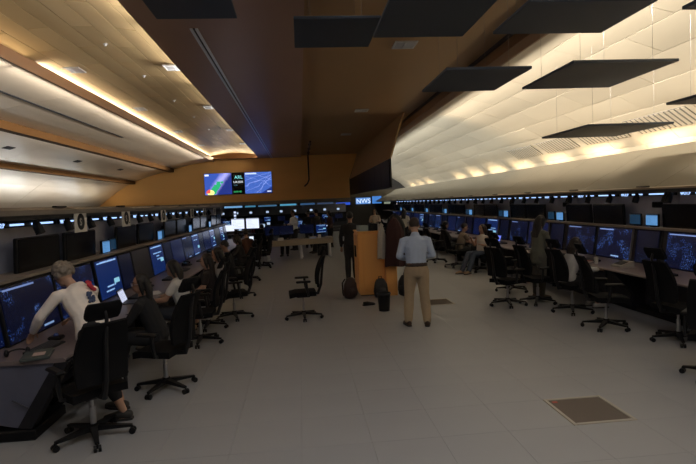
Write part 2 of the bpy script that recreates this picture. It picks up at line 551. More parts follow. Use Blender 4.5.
def pairs(prof, n=1): return [prof[i:i + n + 1] for i in range(0, len(prof) - 1, n)]

def resample(prof, n):
    d = [0.0]
    for a, b in zip(prof, prof[1:]): d.append(d[-1] + math.hypot(b[0] - a[0], b[1] - a[1]))
    out = []
    for k in range(n + 1):
        t = d[-1] * k / n
        i = max(j for j in range(len(d) - 1) if d[j] <= t + 1e-9)
        f = (t - d[i]) / (d[i + 1] - d[i])
        out.append((prof[i][0] + (prof[i + 1][0] - prof[i][0]) * f, prof[i][1] + (prof[i + 1][1] - prof[i][1]) * f))
    return out
LVAULT = resample(LVAULT, 9)
ceilL = ceiling_skin('ceiling', LVAULT, JOINT, Y0, Y1, .009)
panel_bands(ceilL, pairs(LVAULT), VENEER, Y0, Y1, 2.36, True, .007)
band1 = ceiling_skin('ceiling', LBAND1, BEAM, Y0, Y1, .03); panel_bands(band1, [LBAND1], VENEER_L, Y0, Y1, 4.72, False)
band2 = ceiling_skin('ceiling', LBAND2, BEAM, Y0, Y1, .03); panel_bands(band2, [LBAND2], VENEER_L, Y0, Y1, 4.72, False)
band3 = ceiling_skin('ceiling', LBAND3, BEAM, Y0, Y1, .03); panel_bands(band3, [LBAND3], VENEER_L, Y0, Y1, 4.72, False)
ceilR = ceiling_skin('ceiling', RPROF, BEAM, Y0, 42, .03)
panel_bands(ceilR, pairs(RPROF), VENEER_R, Y0, 42, 2.4)
structure(MB().prism([(-2.38, 4.97), (.20, 4.97), (.20, 5.5), (-2.38, 5.5)], 'y', Y0, Y1).obj('ceiling', REDBR))
structure(MB().prism([(.20, 5.06), (4.06, 5.06), (4.06, 5.5), (.20, 5.5)], 'y', Y0, 42).obj('ceiling', BROWN))
structure(MB().prism([(-13, 2.42), (3.1, 2.42), (3.1, 2.6), (-13, 2.6)], 'y', 32.2, 42).obj('ceiling', DARKWALL))
structure(MB().prism([(-13, 5.6), (9.6, 5.6), (9.6, 5.7), (-13, 5.7)], 'y', Y0 - .2, 42.2).obj('ceiling', DARKWALL))
# beams and lips
structure(MB().prism([(4.06, 4.80), (4.26, 4.74), (4.30, 4.74), (4.30, 5.4), (4.06, 5.4)], 'y', Y0, 42).obj('trim_1', BEAM))
structure(MB().prism([(3.995, 5.00), (4.06, 5.00), (4.06, 5.07), (3.995, 5.07)], 'y', Y0, 42).obj('gap_shade_strip', DARKTRIM))  # black strip standing in for the shade of the gap by the beam
structure(MB().prism([(-5.06, 4.83), (-5.06, 5.065), (-5.10, 5.065), (-5.10, 4.96), (-5.6, 4.96), (-5.6, 4.945), (-5.10, 4.945), (-5.10, 4.83)], 'y', Y0, Y1).obj('trim_3', BEAM))
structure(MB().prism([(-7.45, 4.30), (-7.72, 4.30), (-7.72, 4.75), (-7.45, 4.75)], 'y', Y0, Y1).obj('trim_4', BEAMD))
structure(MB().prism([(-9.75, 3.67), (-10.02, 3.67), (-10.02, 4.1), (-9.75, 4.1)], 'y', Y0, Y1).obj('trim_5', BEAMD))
structure(MB().prism([(-11.4, 1.98), (-12.7, 1.98), (-12.7, 2.03), (-11.4, 2.03)], 'y', Y0, Y1).obj('trim_6', DARKTRIM))
structure(MB().prism([(31.60, 4.97), (31.64, 4.97), (31.64, 5.02), (32.0, 5.02), (32.0, 4.95), (31.60, 4.95)], 'x', -5.06, -2.38).obj('trim_7', BEAM))
# right cove trough behind the fascia
structure(MB().prism([(7.86, 2.78), (9.4, 2.78), (9.4, 2.70), (7.80, 2.70)], 'y', Y0, 42).obj('trim_8', CREAM))
# fascia over the right consoles, in panels
fas = structure(MB().prism([(6.20, 2.05), (7.90, 2.93), (7.96, 2.93), (7.96, 2.86), (6.30, 1.99)], 'y', Y0, 42).obj('trim_9', GREYTRIM))
for k in range(18):
    ya = -1.0 + 2.39 * k
    if k == 0:
        lo = MB().prism([(6.17, 2.075), (6.92, 2.47), (6.94, 2.44), (6.19, 2.045)], 'y', .004, 2.386).mesh('panel', CREAM)
        hi = MB().prism([(6.93, 2.455), (7.90, 2.975), (7.95, 2.975), (7.95, 2.92), (6.95, 2.43)], 'y', .004, 2.386).mesh('panel', CREAM)
    for me in (lo, hi):
        o = bpy.data.objects.new('panel', me); COL.objects.link(o); o.parent = fas; o.location = (0, ya, 0)
# walls
bw = [(-12.7, 2.33), (-12.55, 1.95), (-12.1, 2.30), (-11.5, 2.77), (-10.8, 3.28), (-10.02, 3.75), (-9.75, 3.9), (-7.72, 4.46), (-7.45, 4.56), (-5.10, 4.97), (-5.06, 4.97),
      (-2.38, 4.97), (.2, 5.4), (3.68, 5.4), (3.66, 5.03), (3.12, 3.5), (3.12, 2.33)]
bw = [(-12.7, 2.33), (-12.12, 2.33)] + bw[3:]
structure(MB().prism([(-2.38, 5.5), (-5.65, 5.5), (-5.65, 4.97), (-2.38, 4.97)], 'y', 32.0, 32.15).obj('wall_back', BEAM))
structure(MB().prism(bw, 'y', 32.0, 32.2).obj('wall_back', BACKW))
structure(MB().box((-4.75, 31.96, 2.235), (15.75, .2, .23)).obj('trim_10', GREYTRIM))
structure(MB().box((-1.7, 42.1, 2.9), (23, .2, 5.8)).obj('wall_back', DARKWALL))
structure(MB().box((6.2, 41.95, 2.72), (6.2, .1, .5)).obj('trim_11', CREAM))
structure(MB().box((-12.9, 20.5, 2.9), (.2, 43.2, 5.8)).obj('wall_left', DARKWALL))
structure(MB().box((9.55, 20.5, 2.9), (.2, 43.2, 5.8)).obj('wall_right', DARKWALL))
structure(MB().box((-1.7, -1.15, 2.9), (23, .2, 5.8)).obj('wall_front', DARKWALL))

# linear slot in the red-brown soffit
sl = empty('linear_slot_diffuser', (-1.58, 20.3, 4.97), 0, 'long thin metal slot running along the red-brown ceiling soffit', 'ceiling slot')
for s in (-1, 1): MB().cbox((s * .042, 0, -.012), (.045, 23.2, .026), .004).obj('rail', mat('slot_rail', (.80, .82, .88), .3, .3), sl)
MB().box((0, 0, -.003), (.036, 23.2, .004)).obj('slot', DARKTRIM, sl)
# dark seam slot in the silver band left of the lit cove
sl2 = empty('linear_slot_diffuser', (-6.28, 15.5, 4.745), 0, 'thin black slot along the silver ceiling band left of the lit cove', 'ceiling slot')
Mb = Matrix.Rotation(-math.atan2(.19, 1.18), 3, 'Y')
for s in (-1, 1): MB().box((s * .025, 0, -.004 + s * .004), (.014, 8.0, .014)).obj('rail', DARKMET, sl2)
MB().box((0, 0, -.006), (.05, 8.0, .012)).obj('slot', DARKTRIM, sl2)

# conduit bending from the ceiling down the back wall
cd = empty('cable_conduit', (.62, 31.9, 5.0), 0, 'dark conduit running along the ceiling and bending down the wooden back wall', 'conduit')
MB().tube([(0, -7.2, .01), (0, -.25, .01), (0, -.08, -.1), (0, -.06, -1.45), (-.1, -.07, -1.68), (-.30, -.08, -1.86)], .045, 8).obj('pipe', DARKMET, cd, True)
for y in (-6, -4, -2): MB().cbox((0, y, .01), (.15, .05, .08), .01).obj('clip', DARKMET, cd)

# ceiling diffusers / access plates, all in regular rows
def build_plate():
    r = empty('ceiling_diffuser', cat='ceiling diffuser')
    f = MB()
    for s in (-1, 1):
        f.cbox((s * .205, 0, -.01), (.03, .44, .03), .005); f.cbox((0, s * .205, -.01), (.38, .03, .03), .005)
    f.cbox((0, 0, -.01), (.02, .38, .024), .004)
    f.obj('frame', DIFF, r)
    for s in (-1, 1): MB().cbox((s * .1, 0, -.004), (.178, .378, .012), .003).obj('pane', mat('diffuser_pane', (.45, .45, .46), .3, .3), r)
    return r
plate = Maker(build_plate)
ORD = ('nearest second third fourth fifth sixth seventh eighth ninth tenth eleventh twelfth thirteenth fourteenth fifteenth sixteenth seventeenth eighteenth nineteenth '
       'twentieth twenty-first twenty-second twenty-third twenty-fourth twenty-fifth twenty-sixth twenty-seventh twenty-eighth twenty-ninth thirtieth').split()
ORD += [a + '-' + b for a in ('thirty', 'forty', 'fifty') for b in 'first second third fourth fifth sixth seventh eighth ninth'.split()]
def nth(i): return ORD[i] + (' nearest' if 0 < i else '')
for i, y in enumerate((12.1, 16.8, 21.8, 26.7)):
    plate((-4.88, y, 5.24), 0, f'silver square ceiling plate {"nearest the camera" if i == 0 else ORD[i] + " in line"} beside the lit left cove', 'ceiling plates by the cove')
for i, y in enumerate((11.9, 16.6, 21.5, 26.2)):
    plate((-2.62, y, 5.20), 0, f'silver square ceiling plate {"nearest the camera" if i == 0 else ORD[i] + " in line"} beside the red-brown soffit', 'ceiling plates by the soffit')
for i, y in enumerate((10.0, 17.0, 22.8)):
    plate((2.16, y, 5.055), 0, ['pale two-pane ceiling plate beside the large hanging black panels', 'dim square plate midway along the brown central ceiling', 'farthest small plate in the brown central ceiling'][i], 'plates in the brown ceiling')
def build_sprinkler():
    r = empty('ceiling_sprinkler', cat='sprinkler')
    MB().tube([(0, 0, 0), (0, 0, -.012)], .05, 12).obj('rose', WHITEP, r)
    MB().tube([(0, 0, -.01), (0, 0, -.05)], [.016, .024], 8).obj('head', WHITEP, r)
    return r
spr = Maker(build_sprinkler)
for i, y in enumerate((10.6, 13.1, 16.1, 19.0, 22.0, 25.0)):
    spr((-3.62, y, 5.335), 0, f'tiny white sprinkler in the tan ceiling vault, {ORD[i] if i else "nearest one"} along the middle', 'sprinklers in the vault')
def build_downlight():
    r = empty('ceiling_downlight', cat='downlight')
    MB().tube([(0, 0, 0), (0, 0, -.03)], [.13, .12], 16).obj('rim', WHITEP, r)
    MB().tube([(0, 0, -.028), (0, 0, -.036)], .10, 16).obj('lens', glow('downlight_pink', (1.0, .78, .74), 1.6), r)
    return r
downlight = Maker(build_downlight)
downlight((.78, 8.58, 5.055), 0, 'small lit pink-white downlight just above a hanging black panel')
for i, (x, y) in enumerate(DOWNLIGHTS[:-1]):
    downlight((x, y, 4.965 if x < 0 else 5.055), 0, f'lit round ceiling downlight over the viewpoint outside the picture, {ORD[i] if i else "first"} counted from behind', 'downlights over the viewpoint')
for i, (y) in enumerate((16.7, 21.6, 26.5)):
    s = empty('ceiling_speaker', (-8.75, y, 4.145), 0, f'dark flush rectangular speaker in the left ceiling band, {["nearest", "middle", "farthest"][i]} of three', 'speaker', 'flush speakers in the left band')
    Mq = Matrix.Rotation(-.27, 3, 'Y')
    MB().cbox((0, 0, 0), (.20, .46, .02), .004, Mq).obj('frame', DARKMET, s)
    for q in range(4): MB().box((Mq @ Vector((-.066 + .044 * q, 0, -.012))), (.028, .42, .006), Mq).obj('slat', BLACK, s)

# vents in the right ceiling
def build_vent():
    r = empty('ceiling_vent', cat='air vent')
    d = Vector((8.3 - 7.9, 0, zc_right(8.3) - zc_right(7.9))).normalized()
    M = Matrix((d, Vector((0, 1, 0)), d.cross(Vector((0, 1, 0))))).transposed()
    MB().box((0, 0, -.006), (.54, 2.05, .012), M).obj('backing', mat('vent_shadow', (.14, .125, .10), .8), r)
    me = MB().box((0, 0, -.014), (.52, .10, .014), M).mesh('slat', VENEER_R)
    for q in range(13):
        o = bpy.data.objects.new('slat', me); COL.objects.link(o); o.parent = r; o.location = (0, -.96 + .16 * q, 0)
    return r
vent = Maker(build_vent)
for i in range(5):
    vent((8.1, 8.6 + 2.35 * i, zc_right(8.1) - .012), 0, f'slotted air vent above the right cove, {"nearest the camera" if i == 0 else ORD[i] + " along"}', 'slotted vents above the right cove')

# suspended acoustic panels
WIRE = mat('wire_steel', (.25, .22, .19), .5)
def hanging_panel(x0, x1, y0, y1, z, top, label):
    cx, cy = (x0 + x1) / 2, (y0 + y1) / 2
    r = empty('hanging_panel', (cx, cy, z), 0, label, 'acoustic panel', 'black panels hung from the ceiling')
    sx, sy = x1 - x0, y1 - y0
    MB().cbox((0, 0, .018), (sx, sy, .036), .004).obj('slab', PANELM, r)
    for i in (-1, 1):
        for j in (-1, 1):
            px, py = i * (sx / 2 - .22), j * (sy / 2 - .22)
            w = MB().cyl((px, py, .036), (px, py, top - z), .0022, 5)
            w.tube([(px, py, .034), (px, py, .07)], [.02, .008], 8)
            w.obj('wire', WIRE, r)
HP = [(-1.72, -.70, 5.75, 6.95, 4.50, 4.97, 'black hanging panel at the top edge against the red-brown soffit'),
      (.03, 1.15, 6.70, 7.92, 4.40, 5.06, 'hanging black panel below the small lit downlight'),
      (1.06, 2.27, 5.60, 6.85, 4.20, 5.06, 'large black hanging panel with the two-pane ceiling plate beside its far edge'),
      (2.56, 4.02, 5.45, 6.52, 4.12, 5.06, 'large black hanging panel crossing the orange beam at the top'),
      (1.96, 3.11, 6.60, 7.92, 3.70, 5.06, 'mid-sized slate hanging panel with four wires, in front of the beam'),
      (3.65, 5.13, 6.55, 8.12, 3.75, None, 'slate hanging panel with a bluish sheen against the pale right ceiling'),
      (5.05, 6.65, 8.62, 10.35, 3.20, None, 'low dark hanging panel seen nearly edge-on before the right vents'),
      (5.50, 6.70, 6.45, 7.30, 3.30, None, 'dark hanging panel cut by the right edge, its lower one'),
      (4.04, 5.24, 4.10, 5.12, 3.90, None, 'dark hanging panel cut by the top right corner')]
for x0, x1, y0, y1, z, top, lab in HP:
    hanging_panel(x0, x1, y0, y1, z, top if top else zc_right(max(4.3, (x0 + x1) / 2)) - .0, lab)

# black video wall under the beam at the far right, in a wooden housing
vw = empty('video_wall', (3.12, 24.75, 3.0), 0, 'long black switched-off video wall hanging under the right beam', 'video wall')
MB().cbox((.05, 0, 0), (.05, 14.3, 1.0), .01).obj('casing', DARKMET, vw)
for k in range(8): MB().cbox((.015, -6.2 + 1.78 * k, 0), (.03, 1.765, .97), .004).obj('screen', WALLBLK, vw)
structure(MB().prism([(3.14, 3.5), (3.20, 3.5), (3.72, 5.06), (3.66, 5.06)], 'y', 17.6, 32).obj('trim_12', BROWN))

# ------------------------------------------------------------------ picture screens on the back wall
def text_mesh(body, size, m, name, parent, loc, rot, extrude=.004, align='LEFT'):
    c = bpy.data.curves.new(name, 'FONT'); c.body = body; c.size = size; c.extrude = extrude; c.align_x = align; c.resolution_u = 2
    o = bpy.data.objects.new(name, c); COL.objects.link(o)
    me = bpy.data.meshes.new_from_object(o.evaluated_get(bpy.context.evaluated_depsgraph_get()))
    bpy.data.objects.remove(o); bpy.data.curves.remove(c)
    me.materials.clear(); me.materials.append(m)
    n = bpy.data.objects.new(name, me); COL.objects.link(n); n.parent = parent; n.location = loc; n.rotation_euler = rot
    return n

s = NT('screen_weather'); u, v = s.uv('x', False)
n1 = s.noise(s.vec(u, v, 3.0), 4.0, 4)
band = s.math('SUBTRACT', u, s.add(.10, s.mul(v, .58), s.mul(n1, .22)))
dist = s.math('ABSOLUTE', band)
w = s.math('SUBTRACT', 1.0, s.math('MINIMUM', 1.0, s.mul(dist, 4.0)))
c = s.mix(s.gt(band, .1), (.035, .085, .42), (.015, .03, .20))
c = s.mix(w, c, (.42, .42, 1.0))
g = s.mul(s.gt(s.noise(s.vec(u, v, 9.0), 5.5, 3), .46), s.lt(dist, .14), s.lt(v, .62), s.gt(v, .02))
c = s.mix(g, c, (.02, .40, .16))
dx = s.math('SUBTRACT', u, .22); dy = s.math('SUBTRACT', v, .1); rr = s.math('SQRT', s.add(s.mul(dx, dx), s.mul(dy, dy)))
c = s.mix(s.lt(rr, .13), c, (.95, .95, .30)); c = s.mix(s.mul(s.lt(rr, .17), s.lt(dx, -.02), s.gt(v, .08)), c, (.8, .10, .08))
c = s.mix(s.rect(u, v, .02, .17, .88, .96), c, (.8, .85, 1.0))
WEATHER = s.done(c, 1.25)
s = NT('screen_street_map'); u, v = s.uv('x', False)
def line(a, b, wd):  # v = a + b u
    return s.lt(s.math('ABSOLUTE', s.math('SUBTRACT', v, s.add(a, s.mul(u, b)))), wd)
n2 = s.noise(s.vec(u, v, 1.0), 12, 3)
c = s.mix(n2, (.03, .08, .40), (.08, .18, .60))
c = s.mix(s.lt(v, s.add(-.42, s.mul(u, .72))), c, (.015, .035, .20))
warp = s.mul(s.math('SUBTRACT', s.noise(s.vec(u, v, 4.0), 2.5, 2), .5), .35)
def road(a, b, wd): return s.lt(s.math('ABSOLUTE', s.math('SUBTRACT', v, s.add(a, warp, s.mul(u, b)))), wd)
for a, b, wd in ((.36, .46, .022), (-.55, 1.3, .02), (.62, .40, .010), (.12, .5, .010), (-1.4, 2.6, .014), (1.15, -.55, .010), (.85, -.5, .010)):
    c = s.mix(s.mul(road(a, b, wd), .5), c, (.35, .45, .95))
c = s.mix(s.rect(u, v, .02, .44, .90, .97), c, (.6, .7, 1.0)); c = s.mix(s.rect(u, v, .82, .97, .05, .1), c, (.75, .8, 1.0))
STREETS = s.done(c, 1.15)
def wall_display(x0, x1, z0, z1, picture, label):
    r = empty('wall_display', ((x0 + x1) / 2, 31.93, (z0 + z1) / 2), 0, label, 'display', 'three displays on the back wall')
    MB().cbox((0, .02, 0), (x1 - x0, .08, z1 - z0), .01).obj('casing', BLACK, r)
    MB().cbox((0, -.024, 0), (x1 - x0 - .03, .012, z1 - z0 - .03), .003).obj('screen', picture, r)
    return r
wall_display(-5.70, -4.05, 2.83, 4.15, WEATHER, 'back wall display with a purple and green weather map')
md = wall_display(-4.03, -3.31, 2.83, 4.15, GLOSSBLK, 'narrow black back wall display with cyan, white and green text')
wall_display(-3.29, -1.64, 2.83, 4.15, STREETS, 'back wall display with a blue map of pale lines')
for body, size, c, x, z in (('ARL', .28, (.25, .85, .85), -.22, .28), ('UA:000', .19, (.85, .9, .95), -.30, .02), ('22:00', .10, (.1, .22, .3), -.28, -.14), ('0000-00', .15, (.05, .55, .18), -.31, -.55)):
    text_mesh(body, size, glow('text_%s' % body[:2].lower().replace(':', ''), c, 1.1), 'text', md, (x, -.034, z), (PI / 2, 0, 0))
# ------------------------------------------------------------------ console rows
XR, XL = 5.15, -2.20
def PW(side, d, y, z=0.0):
    """point of a console row: d = depth behind the desk edge, y along the hall"""
    return (XR + d, y, z) if side == 'R' else (XL - d, y, z)
RZ = {'R': 0.0, 'L': PI}
ROWN = {'R': 'right console row', 'L': 'left console row'}
def place(n, side, what):
    """wording for the n-th such thing counted from the near end of a row"""
    side_word = 'right' if side == 'R' else 'left'
    return f'{what}, ' + (f'nearest of the {side_word} row' if n == 0 else f'{ORD[n]} from the near end, {side_word} row')

R_BAYS = [8.2 + 3.2 * k for k in range(-1, 8)]     # near ends of the bays (Y)
L_BAYS = [5.55 + 3.2 * k for k in range(0, 5)]
BAY = 3.2

def build_bay():
    """one console bay, centred along the row, desk edge at x=0"""
    r = empty('console_bay', cat='console')
    MB().cbox((.95, 0, .05), (1.0, BAY - .02, .10), .01).obj('plinth', BLACK, r)
    for y in (-1.06, 0, 1.06): MB().cbox((.62, y, .40), (.03, 1.03, .58), .008).obj('modesty_panel', GREYLAM, r)
    for s in (-1, 1):
        MB().prism([(.03, .70), (.62, .70), (.62, .12), (.45, .10), (.36, .10), (.40, .30)], 'y', s * 1.58 - .015, s * 1.58 + .015).obj('side_panel', CONSOLE, r)
    MB().prism([(.88, .76), (.98, 1.37), (1.24, 1.37), (1.24, .76)], 'y', -1.59, 1.59).obj('screen_housing', CONSOLE, r)
    MB().cbox((1.27, 0, 1.69), (.03, BAY - .01, .62), .005).obj('back_panel', BACKP, r)
    MB().cbox((1.44, 0, 1.0), (.30, BAY - .01, 2.0), .01).obj('cabinet_body', CONSOLE, r)
    return r
bay = Maker(build_bay)
MULL = MB().cbox((.865, 0, 1.04), (.025, .045, .62), .008, Matrix.Rotation(.14, 3, 'Y')).mesh('mullion', mat('mullion_grey', (.13, .12, .115), .5))
def add_mullion(r, y):
    o = bpy.data.objects.new('mullion', MULL); COL.objects.link(o); o.parent = r; o.location = (0, y, 0)
for i, y in enumerate(R_BAYS): bay(PW('R', 0, y + BAY / 2), 0, f'dark console bay with tan ledge, {ORD[i] if i else "first"} from the near end, right row', 'console bays on the right')
for i, y in enumerate(L_BAYS): bay(PW('L', 0, y + BAY / 2), PI, f'dark console bay with tan ledge, {ORD[i] if i else "first"} from the near end, left row', 'console bays on the left')
for o in [o for o in scene.objects if o.name.split('.')[0] == 'console_bay']:
    add_mullion(o, -.90 if o.location.x > 0 else .95)
# near end of the left row: slanted end stand and footing
es = empty('console_end_stand', PW('L', 0, 5.2), PI, 'bluish screen-lit slanted end of the left console row in the bottom left corner', 'console end')
MB().prism([(.02, .70), (1.25, .70), (1.25, .30), (.42, .10), (.40, .10), (.34, .3)], 'y', .28, .32).obj('end_panel', mat('end_panel_screen_glow', (.10, .105, .15), .5), es)  # blue in the base colour stands for reflected screen glow
MB().prism([(-.02, .70), (.10, .70), (.46, .12), (.34, .10)], 'y', .20, .34).obj('leg', CONSOLE, es)
MB().cbox((.80, .05, .05), (1.0, .62, .10), .012).obj('foot_plinth', BLACK, es)
MB().cbox((1.05, -.02, 1.0), (.30, .6, .66), .01).obj('cabinet_body', CONSOLE, es)
MB().cbox((.42, .345, .34), (.16, .014, .012), .003, Matrix.Rotation(-.55, 3, 'Y')).obj('handle', GREYLAM, es)

def row_strip(side, name, prof, ya, yb, m):
    pts = [(PW(side, d, 0)[0], z) for d, z in prof]
    return MB().prism(pts, 'y', ya, yb).obj(name, m)
for side, ya, yb in (('R', 5.0, 37.0), ('L', 4.86, 21.6)):
    far = 'right' if side == 'R' else 'left'
    wt = row_strip(side, 'worktop', [(.0, .715), (.012, .705), (.05, .70), (.95, .70), (.95, .74), (.02, .74), (.003, .732)], ya, yb, TOPM)
    tag(wt, f'long pale worktop running the length of the {ROWN[side]}', 'worktop')
    lg = row_strip(side, 'ledge', [(.84, 1.365), (.84, 1.40), (1.26, 1.40), (1.26, 1.365)], ya, yb, LEDGE)
    tag(lg, f'thin tan ledge above the big screens of the {ROWN[side]}', 'ledge')
    hood = empty('console_hood', PW(side, 1.25, ya, 2.0), 0, f'black canopy strip along the top of the {ROWN[side]}', 'canopy')
    def rel(prof): return [(PW(side, d, 0)[0] - hood.location.x, z - 2.0) for d, z in prof]
    MB().prism(rel([(.98, 2.0), (.98, 2.07), (1.6, 2.07), (1.6, 2.0)]), 'y', 0, yb - ya).obj('soffit', DARKTRIM, hood)
    MB().prism(rel([(.95, 2.055), (.95, 2.085 if side == 'R' else 2.115), (1.02, 2.10 if side == 'R' else 2.15), (1.6, 2.10 if side == 'R' else 2.15), (1.6, 2.07), (.97, 2.07)]), 'y', 0, yb - ya).obj('edge_trim', mat('hood_trim_' + far, (.30, .24, .17) if side == 'R' else (.20, .175, .15), .5), hood)
    cl = MB().cbox((0, 0, 0), (.06, .30, .02), .006).mesh('clip', BLACK)
    n = 0
    y = 7.2 if side == 'L' else 6.4
    while y < yb:
        o = bpy.data.objects.new('clip', cl); COL.objects.link(o); o.parent = hood
        o.location = (PW(side, .99, 0)[0] - hood.location.x, y - ya, 2.112 - 2.0 if side == 'R' else .155); y += 2.35

# ---- equipment (every builder faces -x, centred)
TILT = Matrix.Rotation(.14, 3, 'Y')
def big_display(w, picture, frame=BLACK):
    def build():
        r = empty('console_display', cat='screen')
        MB().cbox((.02, 0, 0), (.05, w, .62), .012, TILT).obj('frame', frame, r)
        # screen mesh stays upright-bounded so its picture maps to its own width and height
        sc = MB().cbox((-.004, 0, 0), (.012, w - .045, .575), .003).obj('screen', picture, r); sc.rotation_euler = (0, .14, 0); sc.location = (-.004, 0, 0)
        return r
    return build
MK = {k: Maker(f) for k, f in dict(radar=big_display(1.12, RADAR), radar2=big_display(1.12, RADAR2), list=big_display(.94, LISTS), dim=big_display(.62, DIM),
      dimblue=big_display(1.12, DIMBLUE), grey=big_display(1.05, BLUEOFF)).items()}
WHAT = dict(radar='large screen with a dark blue radar picture', radar2='large screen with a busy bright-speckled picture', list='large blue screen with rows of pale bars',
            dim='narrow dark screen between the large ones', dimblue='large almost plain dark blue screen', grey='large switched-off grey-black screen')
def build_upper(w):
    def b():
        r = empty('overhead_monitor', cat='monitor')
        M = Matrix.Rotation(-.05, 3, 'Y')
        MB().cbox((.02, 0, 0), (.05, w, .43), .012, M).obj('casing', BLACK, r)
        MB().cbox((-.008, 0, .004), (.012, w - .03, .39), .003, M).obj('screen', GLOSSBLK, r)
        MB().cbox((.11, 0, 0), (.14, .2, .16), .01).obj('mount', DARKMET, r)
        return r
    return b
upper = Maker(build_upper(1.03))
def build_small(picture):
    def b():
        r = empty('small_display', cat='small screen')
        MB().cbox((.015, 0, 0), (.035, .33, .215), .01).obj('casing', BLACK, r)
        MB().cbox((-.006, 0, .002), (.01, .29, .18), .003).obj('screen', picture, r)
        MB().cbox((.05, 0, -.105), (.10, .12, .03), .008).obj('stand', BLACK, r)
        return r
    return b
small = Maker(build_small(PALEB)); smalldim = Maker(build_small(PALEDIM))
LABEL_ME = {}
def label_sign(body, labelbright):
    def b():
        r = empty('lit_sign', cat='lit sign')
        MB().cbox((.02, 0, 0), (.03, 1.5, .06), .008).obj('rail', BLACK, r)
        text_mesh(body, .075, LEDW, 'text', r, (-.002, .74, -.027), (PI / 2, 0, -PI / 2), .003)
        MB().cbox((-.002, .255, 0), (.012, .30, .024), .003).obj('bar', LEDW if labelbright else LEDB, r)
        MB().cbox((-.002, -.36, 0), (.012, .56, .024), .003).obj('bar', LEDW if labelbright else LEDB, r)
        return r
    return b
sign = Maker(label_sign('WU1.P', True)); sign2 = Maker(label_sign('WU2.P', True))
def build_lamp():
    r = empty('spot_lamp', cat='spot lamp')
    MB().cbox((0, 0, .06), (.05, .05, .05), .008).obj('bracket', BLACK, r)
    M = Matrix.Rotation(.35, 3, 'Y')
    MB().tube([M @ Vector((0, 0, .045)), M @ Vector((0, 0, -.02)), M @ Vector((0, 0, -.11))], [.035, .055, .055], 12).obj('can', BLACK, r)
    return r
spot = Maker(build_lamp)
def build_boxspk():
    r = empty('wall_speaker', cat='speaker')
    MB().cbox((.02, 0, 0), (.05, .26, .11), .012).obj('box', BLACK, r)
    MB().cbox((-.008, 0, 0), (.01, .22, .08), .004).obj('grille', MESHF, r)
    return r
boxspk = Maker(build_boxspk)
def build_keyboard():
    r = empty('keyboard', cat='keyboard')
    MB().prism([(-.08, 0), (.08, 0), (.08, .030), (-.08, .014)], 'y', -.22, .22).obj('body', BLACK, r)
    k = MB()
    for a in range(5):
        for b in range(14): k.box((-.058 + .028 * a, -.19 + .029 * b, .022 + .0028 * a), (.021, .022, .008))
    tag(k.obj('keys', mat('key_grey', (.05, .05, .055), .5), r), kind='stuff')
    return r
keyboard = Maker(build_keyboard)
def build_trackball():
    r = empty('trackball', cat='trackball')
    MB().cbox((0, 0, .02), (.14, .11, .04), .015).obj('body', BLACK, r)
    MB().ball((0, 0, .045), .026, 10, 6).obj('ball', mat('trackball_blue', (.05, .10, .35), .2), r, True)
    return r
trackball = Maker(build_trackball)
def build_phone():
    r = empty('desk_phone', cat='phone')
    MB().prism([(-.10, 0), (.10, 0), (.10, .075), (-.10, .02)], 'y', -.10, .10).obj('base', BLACK, r)
    MB().tube([(-.06, -.075, .055), (-.02, -.075, .075), (.05, -.075, .09), (.09, -.075, .085)], [.024, .016, .016, .024], 8).obj('handset', BLACK, r, True)
    MB().cbox((.03, .03, .065), (.06, .09, .01), .003, Matrix.Rotation(-.27, 3, 'Y')).obj('display', PALEDIM, r)
    return r
phone = Maker(build_phone)

# right row
seq = ['radar2', 'radar', 'dimblue', 'radar', 'list', 'dimblue', 'radar', 'dimblue', 'radar2', 'radar', 'list', 'dimblue', 'radar', 'radar2', 'dimblue', 'radar']
cntR = {}
def put_display(side, kind, y, d=.92, z=1.045):
    n = cntR.get((side, kind), 0); cntR[(side, kind)] = n + 1
    MK[kind](PW(side, d, y, z), RZ[side], place(n, side, WHAT[kind]), WHAT[kind] + 's')
q = 0; nu = nsm = nsd = nsg = nlp = nbs = nkb = nph = 0
for i, y in enumerate(R_BAYS):
    if i: put_display('R', 'dim', y + .35)
    for off in ((.75, 1.95) if i else (.95 + .75, 1.95)):
        if i == 0 and off != 1.95: continue
        kind = 'radar2' if i == 0 else seq[q % len(seq)]
        if i: q += 1
        put_display('R', kind, y + off + .57)
    for off in (1.67, 2.78):
        upper(PW('R', 1.02, y + off, 1.585), 0, place(nu, 'R', 'blank black overhead monitor'), 'blank overhead monitors on the right'); nu += 1
    if i:
        small(PW('R', .95, y + .26, 1.52), 0, place(nsm, 'R', 'small pale blue lit screen on the ledge'), 'small blue screens on the right'); nsm += 1
        smalldim(PW('R', 1.0, y + .78, 1.52), 0, place(nsd, 'R', 'small dim blue-grey screen on the ledge'), 'small dim screens on the right'); nsd += 1
        boxspk(PW('R', 1.23, y + .52, 1.78), 0, place(nbs, 'R', 'small black wall speaker between overhead monitors'), 'wall speakers on the right'); nbs += 1
    for h in (0, 1.6):
        yy = y + h + .83 - .06
        if yy < 6.5: continue
        (sign if (nsg % 2 == 0) else sign2)(PW('R', 1.21, yy, 1.97), 0, place(nsg, 'R', 'blue-white lit sign with bars under the canopy'), 'lit signs on the right'); nsg += 1
        for dy in (.05, -.72, .80):
            if dy == .80 and h == 0: continue
            spot(PW('R', 1.06, yy + dy, 1.93), 0, place(nlp, 'R', 'black spot lamp hanging under the canopy'), 'spot lamps on the right'); nlp += 1
    for off in (1.2, 2.4):
        if y + off < 6.3: continue
        keyboard(PW('R', .36, y + off, .74), 0, place(nkb, 'R', 'black keyboard on the pale worktop'), 'keyboards on the right'); nkb += 1
    if y > 6: phone(PW('R', .50, y + .35, .74), 0, place(nph, 'R', 'black desk phone on the pale worktop'), 'desk phones on the right'); nph += 1
